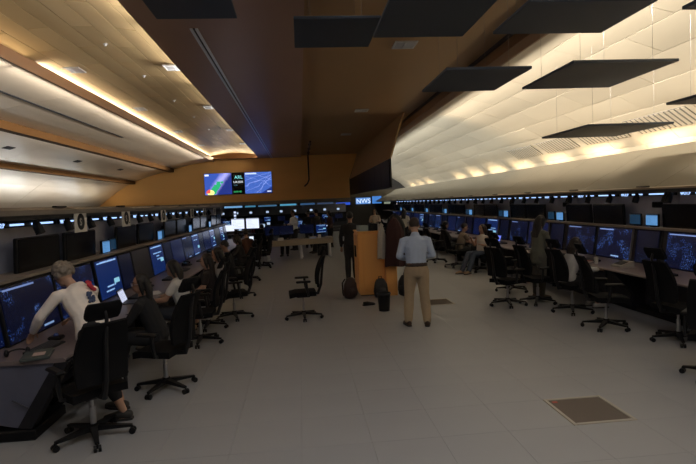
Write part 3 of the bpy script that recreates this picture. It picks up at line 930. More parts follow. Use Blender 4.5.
# left row
LD = [('radar', 5.93), ('radar2', 7.10), ('list', 8.25), ('dim', 9.07), ('grey', 9.95), ('list', 11.0), ('dim', 11.85), ('dimblue', 12.75), ('radar', 13.9), ('list', 14.95), ('dim', 15.75), ('dimblue', 16.65),
      ('list', 17.75), ('grey', 18.8), ('list', 19.85), ('dim', 20.75)]
for k, y in LD: put_display('L', k, y, .80)
MK['dimblue'](PW('L', .86, 4.98, 1.045), PI, 'dark blue screen cut by the left edge of the picture, above the worktop end')
nu = nsm = nsd = nsg = nlp = nkb = nph = 0
for i, y in enumerate([6.2 + 3.2 * k for k in range(5)]):
    for off in (.45, 1.66):
        if y + off > 21: continue
        upper(PW('L', 1.02, y + off, 1.585), PI, place(nu, 'L', 'blank black overhead monitor'), 'blank overhead monitors on the left'); nu += 1
    ys = y + 2.42
    if ys > 21: continue
    small(PW('L', .95, ys, 1.50), PI, place(nsm, 'L', 'small pale blue lit screen on the ledge'), 'small blue screens on the left'); nsm += 1
    smalldim(PW('L', 1.05, ys + .62, 1.50), PI, place(nsd, 'L', 'small dim blue-grey screen on the ledge'), 'small dim screens on the left'); nsd += 1
    for h in (-.3, 1.3):
        yy = y + h + .83
        if yy > 20.8: continue
        (sign if nsg % 2 else sign2)(PW('L', 1.17, yy, 1.95), PI, place(nsg, 'L', 'blue-white lit sign with bars under the canopy'), 'lit signs on the left'); nsg += 1
        for dy in (-.05, .78):
            spot(PW('L', 1.04, yy + dy, 1.93), PI, place(nlp, 'L', 'black spot lamp hanging under the canopy'), 'spot lamps on the left'); nlp += 1
    for off in (.6, 1.9):
        if i == 0 and off == .6: continue
        keyboard(PW('L', .34, y + off, .74), PI, place(nkb, 'L', 'black keyboard on the pale worktop'), 'keyboards on the left'); nkb += 1
    phone(PW('L', .5, y + 2.9, .74), PI, place(nph, 'L', 'black desk phone on the pale worktop'), 'desk phones on the left'); nph += 1
small(PW('L', .95, 5.43, 1.50), PI, 'small blue screen at the left edge of the picture, below the overhead monitors', 'small blue screens on the left')

# white placards with a round black emblem along the left hood
def build_board():
    r = empty('placard', cat='placard')
    MB().cbox((0, 0, 0), (.012, .42, .30), .003).obj('board', PAPER, r)
    ring = MB()
    n = 28
    A = lambda rad, x: [(x, rad * math.cos(2 * PI * k / n), rad * math.sin(2 * PI * k / n)) for k in range(n)]
    ring.loft([A(.118, -.006), A(.118, -.011), A(.070, -.011), A(.070, -.006)], cap=False)
    ring.obj('emblem_ring', BLACK, r)
    MB().loft([A(.071, -.006), A(.071, -.009)]).obj('emblem_disc', mat('emblem_dark', (.05, .05, .05), .6), r)
    text_mesh('S', .15, PAPER, 'emblem_letter', r, (-.010, .048, -.054), (PI / 2, 0, -PI / 2), .003)
    return r
board = Maker(build_board)
for i, y in enumerate((7.76, 9.72, 12.3, 15.5, 17.45, 19.5, 21.2)):
    board(PW('L', .965, y, 1.935), PI, f'white placard with a round black emblem, {ORD[i] if i else "nearest"} along the left console hood', 'emblem placards on the left')

# ------------------------------------------------------------------ office chairs
def build_chair():
    """faces +x"""
    r = empty('office_chair', cat='chair')
    def seat_f(u, v):
        x = -.22 + .47 * u; y = (v - .5) * .50 * (1 - .12 * abs(u - .4))
        return (x, y, .50 + .012 * math.cos((v - .5) * PI) - .035 * max(0, u - .75) * 4 * .6), (0, 0, 1)
    MB().shell(seat_f, 8, 8, .07).obj('seat', BLACKF, r, True)
    def back_f(u, v):
        z = .58 + .54 * u; w = .23 * (1 - .25 * (u - .35) ** 2 * 2)
        y = (v - .5) * 2 * w
        x = -.27 - .13 * u ** 1.4 + .05 * (1 - math.cos((v - .5) * 2 * 1.1)) + .035 * math.sin(u * PI)
        return (x, y, z), (1, 0, .25)
    MB().shell(back_f, 10, 8, .035).obj('backrest', MESHF, r, True)
    sp = MB(); sp.tube([(-.10, 0, .43), (-.27, 0, .44), (-.33, 0, .60), (-.375, 0, .95), (-.42, 0, 1.15), (-.40, 0, 1.22)], [.03, .03, .025, .02, .016, .014], 8); sp.obj('back_frame', DARKMET, r, True)
    def head_f(u, v):
        y = (v - .5) * .30 * (1 - .15 * (2 * u - 1) ** 4); z = 1.14 + .15 * u
        return (-.365 + .03 * math.cos(u * PI) + .05 * (1 - math.cos((v - .5) * 2)), y, z), (1, 0, 0)
    MB().shell(head_f, 6, 8, .045).obj('headrest', BLACKF, r, True)
    for s in (-1, 1):
        a = MB(); a.tube([(-.08, s * .20, .44), (-.08, s * .285, .46), (-.06, s * .29, .56), (-.05, s * .285, .68)], [.018, .02, .022, .022], 8)
        arm = a.obj('armrest', DARKMET, r, True)
        MB().cbox((.0, s * .285, .70), (.26, .085, .035), .015).obj('arm_pad', BLACK, arm)
    MB().cbox((0, 0, .415), (.26, .22, .05), .02).obj('seat_mechanism', DARKMET, r)
    g = MB(); g.cyl((0, 0, .12), (0, 0, .30), .028, 12); g.cyl((0, 0, .28), (0, 0, .41), .018, 12); g.obj('gas_column', CHROME, r, True)
    MB().tube([(0, 0, .07), (0, 0, .14)], [.05, .042], 14).obj('base_hub', BLACK, r, True)
    for k in range(5):
        a = 2 * PI * k / 5 + .3
        M = Matrix.Rotation(a, 3, 'Z')
        P = lambda x, y, z: M @ Vector((x, y, z))
        leg = MB().hull([P(.03, s * .03, z) for s in (-1, 1) for z in (.075, .125)] + [P(.33, s * .018, z) for s in (-1, 1) for z in (.065, .085)]).obj('base_leg', BLACK, r)
        c = MB()
        for s in (-1, 1): c.cyl(P(.33, s * .008, .029), P(.33, s * .03, .029), .029, 12)
        c.cyl(P(.33, 0, .03), P(.33, 0, .075), .009, 6)
        c.obj('caster', BLACK, leg)
    return r
chair = Maker(build_chair)
def D(a): return math.radians(a)
CH = [  # x, y, facing (deg, 0 = towards right wall), label
 (-1.97, 4.80, 134, 'black office chair with headrest seen from behind, in the left foreground beside the white hoodie'),
 (-1.62, 5.98, 160, 'black office chair just beyond the person in the white hoodie'),
 (-1.60, 7.95, 182, 'black office chair of the seated person in the white T-shirt, back to the aisle'),
 (-1.30, 9.60, 196, 'black office chair holding the person in the grey shirt'),
 (-1.66, 8.95, 180, 'black office chair of the bare-legged woman at the left console row'),
 (-1.45, 11.9, 190, 'empty black office chair just beyond the grey-shirted person at the left console row'),
 (-1.5, 14.4, 175, 'empty black office chair midway along the left console row'),
 (-1.35, 17.2, 170, 'farther empty black office chair of the left console row'),
 (-.02, 9.24, 183, 'lone black office chair in profile standing free in the middle of the floor'),
 (3.80, 9.28, 25, 'empty black office chair turned away, standing out from the right console row'),
 (4.52, 7.30, -10, 'black office chair in front of the right worktop with a steel column'),
 (4.98, 6.40, 8, 'large black high-backed chair before the brightest radar screen at right'),
 (4.36, 5.02, 40, 'black office chair cut by the right edge, only its base and side showing'),
 (4.60, 8.42, 10, 'black office chair of the seated person in white at the right console row'),
 (4.40, 9.30, 5, 'black office chair beside the standing woman at right'),
 (4.45, 10.6, 0, 'black office chair with a cream jacket hung over its back'),
 (4.85, 13.75, 215, 'black office chair of the woman in the white sleeveless top'),
 (4.55, 14.9, 5, 'black office chair of the bare-armed person at right'),
 (4.35, 16.3, 8, 'black office chair of the farther seated person at right'),
 (4.45, 18.2, 0, 'black office chair beyond the seated people of the right console row, first empty one'),
 (4.4, 20.6, -6, 'black office chair beyond the seated people of the right console row, second empty one'),
 (4.5, 23.0, 4, 'black office chair beyond the seated people of the right console row, third empty one'),
 (4.45, 26.0, 0, 'black office chair at the far end of the right console row'),
 (-1.35, 17.9, 80, 'black office chair in front of the white-lit monitors at the far left desk'),
]
for x, y, a, lab in CH: chair((x, y, 0), D(a), lab, 'black office chairs')

# cream jacket over a chair back
jk = empty('jacket', (4.04, 10.6, .86), 0, 'cream jacket draped over a black chair back at the right console row', 'jacket')
def jf(u, v): return (-.02 + .05 * math.sin(v * PI) * -1 + .012 * math.sin(v * 22 + u * 3), (v - .5) * .46 * (1 + .12 * (1 - u)), -.42 + .56 * u), (1, 0, 0)
MB().shell(jf, 8, 18, .025).obj('cloth', mat('jacket_cream', (.36, .34, .30), .9, bump=.3, scale=20), jk, True)

# loose things on the worktops
lp = empty('laptop', PW('L', .28, 7.62, .74), PI + .1, 'open laptop with a glaring white screen on the left worktop', 'laptop')
MB().cbox((-.02, 0, .01), (.22, .32, .02), .006).obj('base', GREYLAM, lp)
MB().cbox((.13, 0, .11), (.012, .32, .20), .004, Matrix.Rotation(.35, 3, 'Y')).obj('lid', BLACK, lp)
o = MB().cbox((0, 0, 0), (.006, .29, .17), .002).obj('screen', screen_lit('laptop_white', (.62, .66, .85), 1.0), lp); o.location = (.120, 0, .11); o.rotation_euler = (0, .35, 0)
pp = empty('paper_sheets', PW('L', .20, 8.35, .74), .2, 'white paper sheets on the left worktop by the T-shirt sleeve', 'papers')
for k in range(3): MB().cbox((.01 * k, .015 * k, .002 + .004 * k), (.21, .30, .003), .001, Matrix.Rotation(.1 * k, 3, 'Z')).obj('sheet', PAPER, pp)
k1 = keyboard(PW('L', .36, 5.25, .74), PI - .1, 'black keyboard under the hands of the person in the white hoodie')
bk = empty('folder', PW('L', .30, 4.98, .74), .3, 'dark folder with a pale label at the near end of the left worktop', 'folder')
MB().cbox((0, 0, .015), (.24, .32, .03), .006).obj('cover', mat('folder_green_grey', (.05, .06, .055), .6), bk)
MB().cbox((.02, -.04, .032), (.10, .12, .003), .001).obj('label_sheet', mat('folder_label', (.45, .32, .28), .7), bk)
hs = empty('headset', PW('L', .52, 5.06, .74), .5, 'black headset lying by the folder at the near end of the left worktop', 'headset')
MB().tube([(.085 * math.cos(a), .085 * math.sin(a), .02 + .02 * math.sin(a)) for a in [PI * k / 12 for k in range(13)]], .008, 6).obj('band', BLACK, hs, True)
for s in (-1, 1): MB().ball((s * .085, 0, .035), (.022, .04, .035), 10, 6).obj('ear_cup', BLACK, hs, True)
trackball(PW('L', .42, 5.62, .74), PI, 'black trackball beside the hoodie wearer, on the left worktop')
wd = empty('desk_console_unit', PW('R', .35, 8.40, .74), 0, 'pale wedge-shaped desk unit on the right worktop before the narrow dark screen', 'desk unit')
MB().prism([(-.12, 0), (.14, 0), (.14, .10), (.10, .10), (-.12, .03)], 'y', -.13, .13).obj('body', mat('unit_beige', (.33, .30, .26), .5), wd)
MB().cbox((-.01, 0, .072), (.15, .20, .006), .002, Matrix.Rotation(-.31, 3, 'Y')).obj('keypad', BLACK, wd)
cp = empty('cup', PW('R', .20, 8.93, .74), 0, 'pale cup on the right worktop beside a red notebook', 'cup')
MB().loft([[(rad * math.cos(2 * PI * k / 16), rad * math.sin(2 * PI * k / 16), z) for k in range(16)] for rad, z in ((.030, 0), (.040, .11), (.042, .115), (.037, .113), (.028, .01))]).obj('body', mat('cup_white', (.5, .46, .42), .5), cp, True)
MB().tube([(0, 0, .114), (0, 0, .122)], [.043, .036], 16).obj('lid', mat('cup_lid', (.3, .28, .26), .5), cp, True)
nb = empty('notebook', PW('R', .16, 9.25, .74), .2, 'red-brown notebook on the right worktop by the seated person in white', 'notebook')
MB().cbox((0, 0, .014), (.18, .26, .028), .005).obj('cover', mat('notebook_red', (.30, .07, .04), .6), nb)
MB().cbox((.004, 0, .014), (.176, .262, .018), .002).obj('pages', PAPER, nb)
for i, (y, d) in enumerate(((11.95, .3), (14.3, .35))):
    l2 = empty('laptop', PW('R', d, y, .74), .1, ['open grey laptop on the right worktop near the jacket on a chair', 'open laptop with a violet-blue screen before the bare-armed person at right'][i], 'laptop')
    MB().cbox((-.02, 0, .01), (.22, .32, .02), .006).obj('base', GREYLAM, l2)
    MB().cbox((.13, 0, .11), (.012, .32, .20), .004, Matrix.Rotation(.35, 3, 'Y')).obj('lid', BLACK if i else GREYLAM, l2)
    o = MB().cbox((0, 0, 0), (.006, .29, .17), .002).obj('screen', screen_lit('laptop_violet', (.16, .22, .85), 1.0) if i else DIM, l2); o.location = (.120, 0, .11); o.rotation_euler = (0, .35, 0)

# ------------------------------------------------------------------ wooden cabinet with coats, bags and bin in the middle
cb = empty('wooden_cabinet', (1.50, 11.15, 0), 0, 'orange wooden cabinet standing in the middle of the floor', 'cabinet')
MB().cbox((.0, .35, .70), (.56, .86, 1.36), .008).obj('carcass', WOODC, cb)
MB().cbox((.0, .35, .03), (.52, .82, .06), .004).obj('plinth', BLACK, cb)
MB().cbox((.03, -.09, .74), (.45, .018, 1.24), .006).obj('front_panel', WOODC, cb)
MB().cbox((.0, .35, 1.395), (.60, .90, .03), .006).obj('top', WOODC, cb)
for k in range(2):
    dr = MB().cbox((-.288, .14 + .42 * k, .70), (.018, .40, 1.26), .006).obj('door', WOODC, cb)
    MB().cbox((-.305, .29 + .14 * k, .95), (.03, .02, .26), .006).obj('handle', BLACK, dr)
def crate(x, y, w, d, h, m, label, nm='box'):
    r = empty(nm, (x, y, 1.412), random.uniform(-.2, .2), label, nm.replace('_', ' '))
    b = MB(); b.cbox((0, 0, .006), (w, d, .012), .002)
    for s in (-1, 1): b.cbox((s * (w / 2 - .006), 0, h / 2), (.012, d, h), .003); b.cbox((0, s * (d / 2 - .006), h / 2), (w - .02, .012, h), .003)
    b.obj('tray', m, r); MB().cbox((0, 0, h * .55), (w - .03, d - .03, h * .6), .01).obj('contents', mat('papers_mixed', (.45, .45, .42), .7, var=.5, scale=30), r)
crate(1.34, 11.25, .20, .26, .12, mat('tray_green_grey', (.30, .36, .34), .5), 'pale green tray on the wooden cabinet, at its left', 'tray')
crate(1.56, 11.20, .17, .24, .15, BLACK, 'black box on the wooden cabinet top, middle one', 'box')
crate(1.70, 11.40, .10, .22, .13, mat('tray_white', (.5, .5, .5), .5), 'small white box on the wooden cabinet, rear right', 'box')
ps = empty('wooden_post', (1.90, 10.95, 0), 0, 'slim orange wooden stand beside the cabinet, coats hanging from it', 'coat stand')
MB().cbox((0, .05, .55), (.24, .16, 1.10), .008).obj('column', WOODC, ps)
MB().cbox((0, .05, 1.12), (.28, .20, .03), .006).obj('cap', WOODC, ps)
MB().tube([(0, .12, 1.10), (0, .12, 1.70)], .02, 8).obj('pole', DARKMET, ps)
for s in (-1, 1): MB().tube([(0, .12, 1.66), (s * .10, .07, 1.64), (s * .13, .06, 1.69)], .01, 6).obj('hook', DARKMET, ps)
def garment(x, y, ztop, w, h, th, m, label, nm='coat', seed=1):
    r = empty(nm, (x, y, ztop), 0, label, nm)
    n = 24
    rings = []
    for i in range(11):
        u = i / 10
        sh = (.28 + .72 * min(1, u * 3.2) ** .6) * (1 + .15 * u)
        ring = []
        for k in range(n):
            a = 2 * PI * k / n
            f = 1 + .13 * math.sin(5 * a + seed + 2 * u) * u + .07 * math.sin(9 * a + seed * 2)
            ring.append((w / 2 * sh * f * math.cos(a), th / 2 * sh * f * math.sin(a), -h * u + (.02 * math.sin(3 * a + seed) if u > .95 else 0)))
        rings.append(ring)
    MB().loft(rings).obj('body', m, r, True)
    MB().tube([(-.05, 0, -.03), (0, 0, .03), (.05, 0, -.03)], .016, 6).obj('collar', m, r, True)
    return r
garment(1.97, 10.82, 1.68, .36, 1.02, .22, mat('coat_maroon', (.035, .010, .010), .9, bump=.4, scale=14), 'long dark maroon coat hanging on the wooden stand', 'coat', 1)
garment(2.05, 11.10, 1.75, .40, .80, .24, mat('coat_black', (.010, .012, .012), .9, bump=.4, scale=14), 'black-green coat hanging behind the maroon coat', 'coat', 4)
garment(1.70, 10.88, 1.55, .16, .72, .10, mat('scarf_cream', (.40, .36, .31), .9, bump=.4, scale=22), 'cream scarf hanging between the cabinet front and the maroon coat', 'scarf', 2)

def backpack(x, y, rz, s, m, label, sq=1.0):
    r = empty('backpack', (x, y, 0), rz, label, 'bag')
    b = MB(); b.eloft([(0, 0, .05 * s), (0, 0, .16 * s), (0, -.01, .32 * s), (0, -.01, .43 * s)], [(.15 * s, .09 * s), (.17 * s, .12 * s), (.15 * s, .10 * s), (.09 * s, .06 * s)], (1, 0, 0), 18)
    b.obj('body', m, r, True)
    MB().eloft([(0, -.105 * s, .08 * s), (0, -.12 * s, .16 * s), (0, -.10 * s, .24 * s)], [(.10 * s, .03 * s), (.11 * s, .04 * s), (.10 * s, .03 * s)], (1, 0, 0), 14).obj('pocket', m, r, True)
    for q in (-1, 1): MB().tube([(q * .07 * s, .08 * s, .42 * s), (q * .09 * s, .15 * s, .33 * s), (q * .10 * s, .13 * s, .12 * s), (q * .12 * s, .08 * s, .07 * s)], .014 * s, 6).obj('strap', BLACK, r, True)
    MB().tube([(-.04 * s, .03, .45 * s), (-.03 * s, .03, .50 * s), (.03 * s, .03, .50 * s), (.04 * s, .03, .45 * s)], .01 * s, 6).obj('handle', BLACK, r, True)
    return r
NYL = mat('nylon_black', (.012, .012, .014), .6, var=.3, scale=40, bump=.2)
backpack(.98, 10.85, .6, 1.0, mat('nylon_red_black', (.020, .006, .006), .6, var=.6, scale=9), 'black and dark red backpack on the floor left of the cabinet')
backpack(1.62, 10.72, .1, .92, NYL, 'black rounded backpack leaning on the cabinet front')
backpack(2.16, 10.75, -.4, 1.02, NYL, 'black backpack with a loop strap between the cabinet and the man in khaki')
bn = empty('waste_bin', (1.45 + .03, 9.46, 0), 0, 'black round waste bin standing on the floor before the cabinet', 'bin')
MB().loft([[(rad * math.cos(2 * PI * k / 20), rad * math.sin(2 * PI * k / 20), z) for k in range(20)] for rad, z in ((.10, 0), (.125, .32), (.13, .33), (.12, .32), (.095, .02))]).obj('body', BLACK, bn, True)
MB().loft([[(rad * math.cos(2 * PI * k / 20), rad * math.sin(2 * PI * k / 20), z) for k in range(20)] for rad, z in ((.124, .30), (.135, .315), (.135, .335), (.125, .34))], cap=False).obj('rim', mat('bin_liner', (.03, .03, .035), .5), bn, True)
sh = empty('shoe', (1.27, 10.05, 0), .3, 'dark flat shoe lying on the floor behind the bin', 'shoe')
MB().hull([(x, y, z) for x, y in ((-.13, -.03), (-.13, .03), (.10, -.045), (.10, .045), (.14, 0)) for z in (0, .025)]).obj('sole', BLACK, sh)
MB().eloft([(-.11, 0, .045), (-.03, 0, .05), (.07, 0, .035), (.11, 0, .03)], [(.03, .035), (.035, .03), (.04, .018), (.03, .012)], (0, 1, 0), 10).obj('upper', BLACK, sh, True)

# ------------------------------------------------------------------ the far part of the hall: desks, monitors
MON = {}
def build_monitor(picture, w=.52, h=.33, zc=.33):
    def b():
        r = empty('desk_monitor', cat='monitor')          # screen faces -x, base at z 0
        MB().cbox((.02, 0, zc), (.04, w, h), .01).obj('casing', BLACK, r)
        MB().cbox((-.003, 0, zc), (.01, w - .03, h - .03), .003).obj('screen', picture, r)
        st = MB(); st.cyl((.05, 0, .01), (.05, 0, zc), .018, 8); st.cbox((.05, 0, .008), (.18, .24, .016), .005); st.obj('stand', BLACK, r)
        return r
    return b
mon_white = Maker(build_monitor(WHITES, .56, .46, .46)); mon_white2 = Maker(build_monitor(WHITES, .62, .30, .30)); mon_dark = Maker(build_monitor(DIM, .56, .36, .36))
mon_blue = Maker(build_monitor(LISTS, .5, .34, .34)); mon_pale = Maker(build_monitor(screen_lit('far_pale', (.40, .52, .70), 1.1), .22, .18, .24))
FACE = PI / 2      # turns -x to -y... the screen then looks back at the camera
def desk(x0, x1, y, depth, label, z=.74, fascia=.06, m=None):
    m = m or GREYLAM
    r = empty('desk', ((x0 + x1) / 2, y + depth / 2, 0), 0, label, 'desk')
    w = x1 - x0
    MB().cbox((0, 0, z - .015), (w, depth, .03), .006).obj('top', m, r)
    MB().cbox((0, -depth / 2 + .02, z - .03 - fascia / 2), (w - .02, .02, fascia), .004).obj('fascia', m, r)
    for s in (-1, 1): 
        l = MB(); l.cbox((s * (w / 2 - .12), 0, .36), (.06, .10, .70), .01); l.cbox((s * (w / 2 - .12), 0, .02), (.07, depth - .1, .04), .01); l.obj('leg', WHITEP if fascia > .1 else GREYLAM, r)
    return r
# curved pale desk in the middle
cdk = empty('curved_desk', (-.05, 19.6, 0), 0, 'pale curved desk in the middle distance with grey splayed legs', 'desk')
DESKP = mat('desk_pale_cream', (.30, .25, .19), .5)
def arc(t, off): # front edge bows towards the right end
    x = -1.36 + 2.62 * t
    return (x, -.55 + .75 * t + .10 * math.sin(t * PI) * -1 + off)
N = 14
MB().loft([[(*arc(k / N, 0), .70), (*arc(k / N, 0), .735), (*arc(k / N, 1.0), .735), (*arc(k / N, 1.0), .70)] for k in range(N + 1)]).obj('top', DESKP, cdk)
MB().loft([[(*arc(k / N, .01), .53), (*arc(k / N, .01), .70), (*arc(k / N, .04), .70), (*arc(k / N, .04), .53)] for k in range(N + 1)]).obj('fascia', DESKP, cdk)
for t, lean in ((.06, -.0), (.52, .03), (.95, .0)):
    x, y = arc(t, .3)
    l = MB(); l.tube([(x - .03, y, .53), (x + lean, y - .05, .05)], [.075, .06], 8); l.cbox((x, y + .05, .025), (.10, .70, .05), .012)
    l.obj('leg', mat('leg_grey', (.55, .55, .60), .5), cdk, True)
px, py = arc(.84, .45)
MB().cbox((px, py, .33), (.40, .5, .56), .01).obj('pedestal', BLACK, cdk)
def A2(t, off): x, y = arc(t, off); return (x - .05, y + 19.6)
for i, (t, mk, rz, lab) in enumerate((
        (.12, mon_dark, FACE, 'dark monitor on the curved desk, at its left end'), (.32, mon_dark, FACE + .2, 'dark monitor on the curved desk, second from the left'),
        (.62, mon_dark, FACE - .2, 'dark monitor on the curved desk, second from the right'), (.84, mon_blue, FACE + .5, 'blue lit monitor on the curved desk near its right end'))):
    x, y = A2(t, .62); mk((x, y, .735), rz, lab, 'monitors on the curved desk')
def small_box(x, y, z, s, m, nm, label, cat):
    r = empty(nm, (x, y, z), 0, label, cat)
    MB().cbox((0, 0, s[2] * .4), (s[0], s[1], s[2] * .8), .01).obj('body', m, r); MB().cbox((0, 0, s[2] * .9), (s[0] * .9, s[1] * .9, s[2] * .2), .006).obj('lid', PAPER, r)
x, y = A2(.24, .25); small_box(x, y, .735, (.22, .18, .10), WHITEP, 'tissue_box', 'white tissue box on the curved desk front', 'box')
x, y = A2(.80, .2); small_box(x, y, .735, (.12, .10, .13), WHITEP, 'carton', 'small white carton on the curved desk near its right end', 'carton')
x, y = A2(.70, .2); small_box(x, y, .735, (.26, .16, .07), mat('tray_blue_white', (.35, .45, .7), .5), 'letter_tray', 'pale blue tray on the curved desk', 'tray')
# left far desk with glaring white monitors
desk(-3.6, -1.4, 21.75, .9, 'dark desk under the glaring white monitors at the far left', .74)
for i, (x, mk) in enumerate(((-3.12, mon_white2), (-2.66, mon_white), (-2.04, mon_white), (-1.62, mon_pale))):
    mk((x, 22.15, .88 if i != 3 else .98), FACE, ['white glaring monitor at the far left desk, leftmost and lowest', 'white glaring monitor at the far left desk, second from left', 'largest white glaring monitor at the far left desk',
       'small pale monitor right of the largest white glaring one'][i], 'white monitors of the far desk')
for i, (x) in enumerate((-3.12, -2.66, -2.04, -1.62)):
    r = empty('monitor_riser', (x, 22.18, .74), 0, 'black riser under the ' + ['leftmost', 'second', 'largest', 'small pale'][i] + ' monitor of the glaring far left desk', 'riser', 'monitor risers of the far desk')
    MB().cbox((0, 0, .07 if i != 3 else .12), (.30, .26, .14 if i != 3 else .24), .01).obj('body', BLACK, r)
    MB().cbox((0, -.135, .06), (.24, .01, .05), .002).obj('front', DARKMET, r)
lpw = empty('laptop', (-1.72, 19.0, .745), FACE, 'open white-lit laptop below the largest white monitor', 'laptop')
MB().cbox((-.02, 0, .01), (.24, .40, .02), .006).obj('base', GREYLAM, lpw)
MB().cbox((.14, 0, .12), (.012, .40, .22), .004).obj('lid', BLACK, lpw)
MB().cbox((.131, 0, .12), (.006, .37, .19), .002).obj('screen', WHITES, lpw)
desk(-2.1, -1.45, 18.7, .7, 'dark desk carrying an open white-lit laptop in the far left', .74)
# rows behind
FARROWS = [(25.0, -5.2, -1.8, 'left'), (25.4, -.9, 2.1, 'right'), (28.5, -5.6, -2.0, 'left'), (28.8, -1.2, 2.3, 'right'), (31.0, -5.4, -1.6, 'left')]
k = 0
rnd = random.Random(3)
for ri, (y, x0, x1, nm) in enumerate(FARROWS):
    desk(x0, x1, y, .9, f'dark far desk {["first behind the white monitors", "first behind the curved desk", "second behind the white monitors", "second behind the curved desk", "third behind the white monitors"][ri]}', .74)
    n = int((x1 - x0) / .62)
    for q in range(n):
        mk = rnd.choice([mon_dark, mon_blue, mon_pale, mon_dark, mon_pale])
        x = x0 + .35 + q * .62
        mk((x, y + .5, .74), FACE + rnd.uniform(-.2, .2), f'far monitor, {ORD[q] if q else "leftmost"} on the desk {["first behind the white monitors", "first behind the curved desk", "second behind the white monitors", "second behind the curved desk", "third behind the white monitors"][ri]}', 'monitors on the far desks')
# far cross row of consoles under the back wall (same bays, turned to face the camera)
for i in range(3):
    bay((-4.6 + 3.2 * i, 37.2, 0), FACE, f'far cross-row console bay under the back wall, {["left", "middle", "right"][i]}', 'far cross-row bays')
    for q, off in enumerate((-1.0, 0.0, 1.0)):
        mon_pale((-4.6 + 3.2 * i + off, 38.12, 1.37), FACE, f'tiny pale far screen on the cross-row consoles, {ORD[i * 3 + q] if i * 3 + q else "first"} from the left', 'far small screens')
        (mon_blue if (i + q) % 2 else mon_dark)((-4.6 + 3.2 * i + off, 37.75, .74), FACE, f'far monitor on the cross-row desk, {ORD[i * 3 + q] if i * 3 + q else "first"} from the left', 'far cross-row monitors')
# blue band of displays high on the far wall
FARY = 41.93
def far_panel(x0, x1, z0, z1, y, pic, label):
    """a display fixed flat on the far wall"""
    q = FARY / y
    x0, x1, z0, z1, y = x0 * q, x1 * q, 2.05 + (z0 - 2.05) * q, 2.05 + (z1 - 2.05) * q, FARY
    r = empty('far_display', ((x0 + x1) / 2, y, (z0 + z1) / 2), 0, label, 'display', 'displays on the far wall')
    MB().cbox((0, .03, 0), (x1 - x0, .06, z1 - z0), .01).obj('casing', BLACK, r)
    MB().cbox((0, -.005, 0), (x1 - x0 - .05, .012, z1 - z0 - .05), .003).obj('screen', pic, r)
    return r
FB = lambda nme, c: screen_lit(nme, c, 1.0, 'x', False)
FP = [(-5.75, -4.35, 1.80, 2.20, FB('far_a', (.16, .36, .62)), 'bright blue far display, leftmost of the band under the back wall'),
      (-4.20, -3.35, 1.80, 2.16, FB('far_b', (.05, .20, .32)), 'teal far display, second in the band under the back wall'),
      (-3.2, -1.75, 1.78, 2.15, FB('far_c', (.05, .14, .24)), 'dim grey-blue far display, third in the band under the back wall'),
      (-1.55, -.25, 1.72, 2.30, FB('far_d', (.08, .30, .46)), 'teal grid far display above the person in the white shirt'),
      (0.0, 1.15, 1.62, 2.22, FB('far_e', (.03, .08, .17)), 'dull blue far display right of the teal grid one'),
      (1.30, 2.60, 1.62, 2.18, FB('far_f', (.03, .05, .10)), 'dull slate far display right of the dull blue one'),
      (2.75, 3.9, 1.85, 2.10, FB('far_g', (.02, .08, .55)), 'deep blue strip display at the far wall below the black video wall')]
for x0, x1, z0, z1, pic, lab in FP: far_panel(x0, x1, z0, z1, 39.8, pic, lab)
nw = far_panel(4.30, 5.50, 1.86, 2.40, 39.8, glow('sign_ground_blue', (.10, .25, .62), 1.0), 'white-on-blue lit sign with large letters at the far end')
text_mesh('NWS', .52, glow('sign_letters_white', (.75, .88, 1.0), 1.2), 'letters', nw, (-.58, -.016, -.19), (PI / 2, 0, 0))
far_panel(5.58, 6.36, 1.86, 2.62, 39.8, FB('far_h', (.06, .22, .62)), 'tall bright blue display right of the lettered far sign')
far_panel(6.50, 7.05, 1.80, 2.45, 39.8, FB('far_i', (.22, .25, .18)), 'greenish far display beside the tall blue one')
far_panel(7.05, 7.55, .80, 2.30, 37.6, FB('far_j', (.85, .72, .70)), 'tall pinkish-white lit panel at the far end of the right row')
lt = empty('light_column', (-3.10, 24.9, 0), 0, 'column of small white lit indicators at the far end of the left row', 'indicator post')
MB().cbox((0, .04, 1.0), (.16, .06, 2.0), .01).obj('post', BLACK, lt)
for q in range(4): MB().cbox((0, .0, 1.35 + .15 * q), (.10, .03, .09), .008).obj('indicator', glow('indicator_white', (.55, .66, .95), 1.3), lt)
# ------------------------------------------------------------------ people
SKIN = {k: mat('skin_' + k, c, .55, var=.08, scale=12) for k, c in dict(light=(.42, .25, .17), tan=(.30, .17, .11), brown=(.16, .085, .05)).items()}
HAIR = {k: mat('hair_' + k, c, .6, var=.35, scale=60, stretch=(1, 1, .2)) for k, c in dict(black=(.010, .008, .007), brown=(.030, .017, .010), grey=(.20, .165, .13), dkbrown=(.016, .010, .007)).items()}
def cloth(name, c): return mat('cloth_' + name, c, .9, var=.10, scale=18, bump=.35, bscale=14)
V = Vector

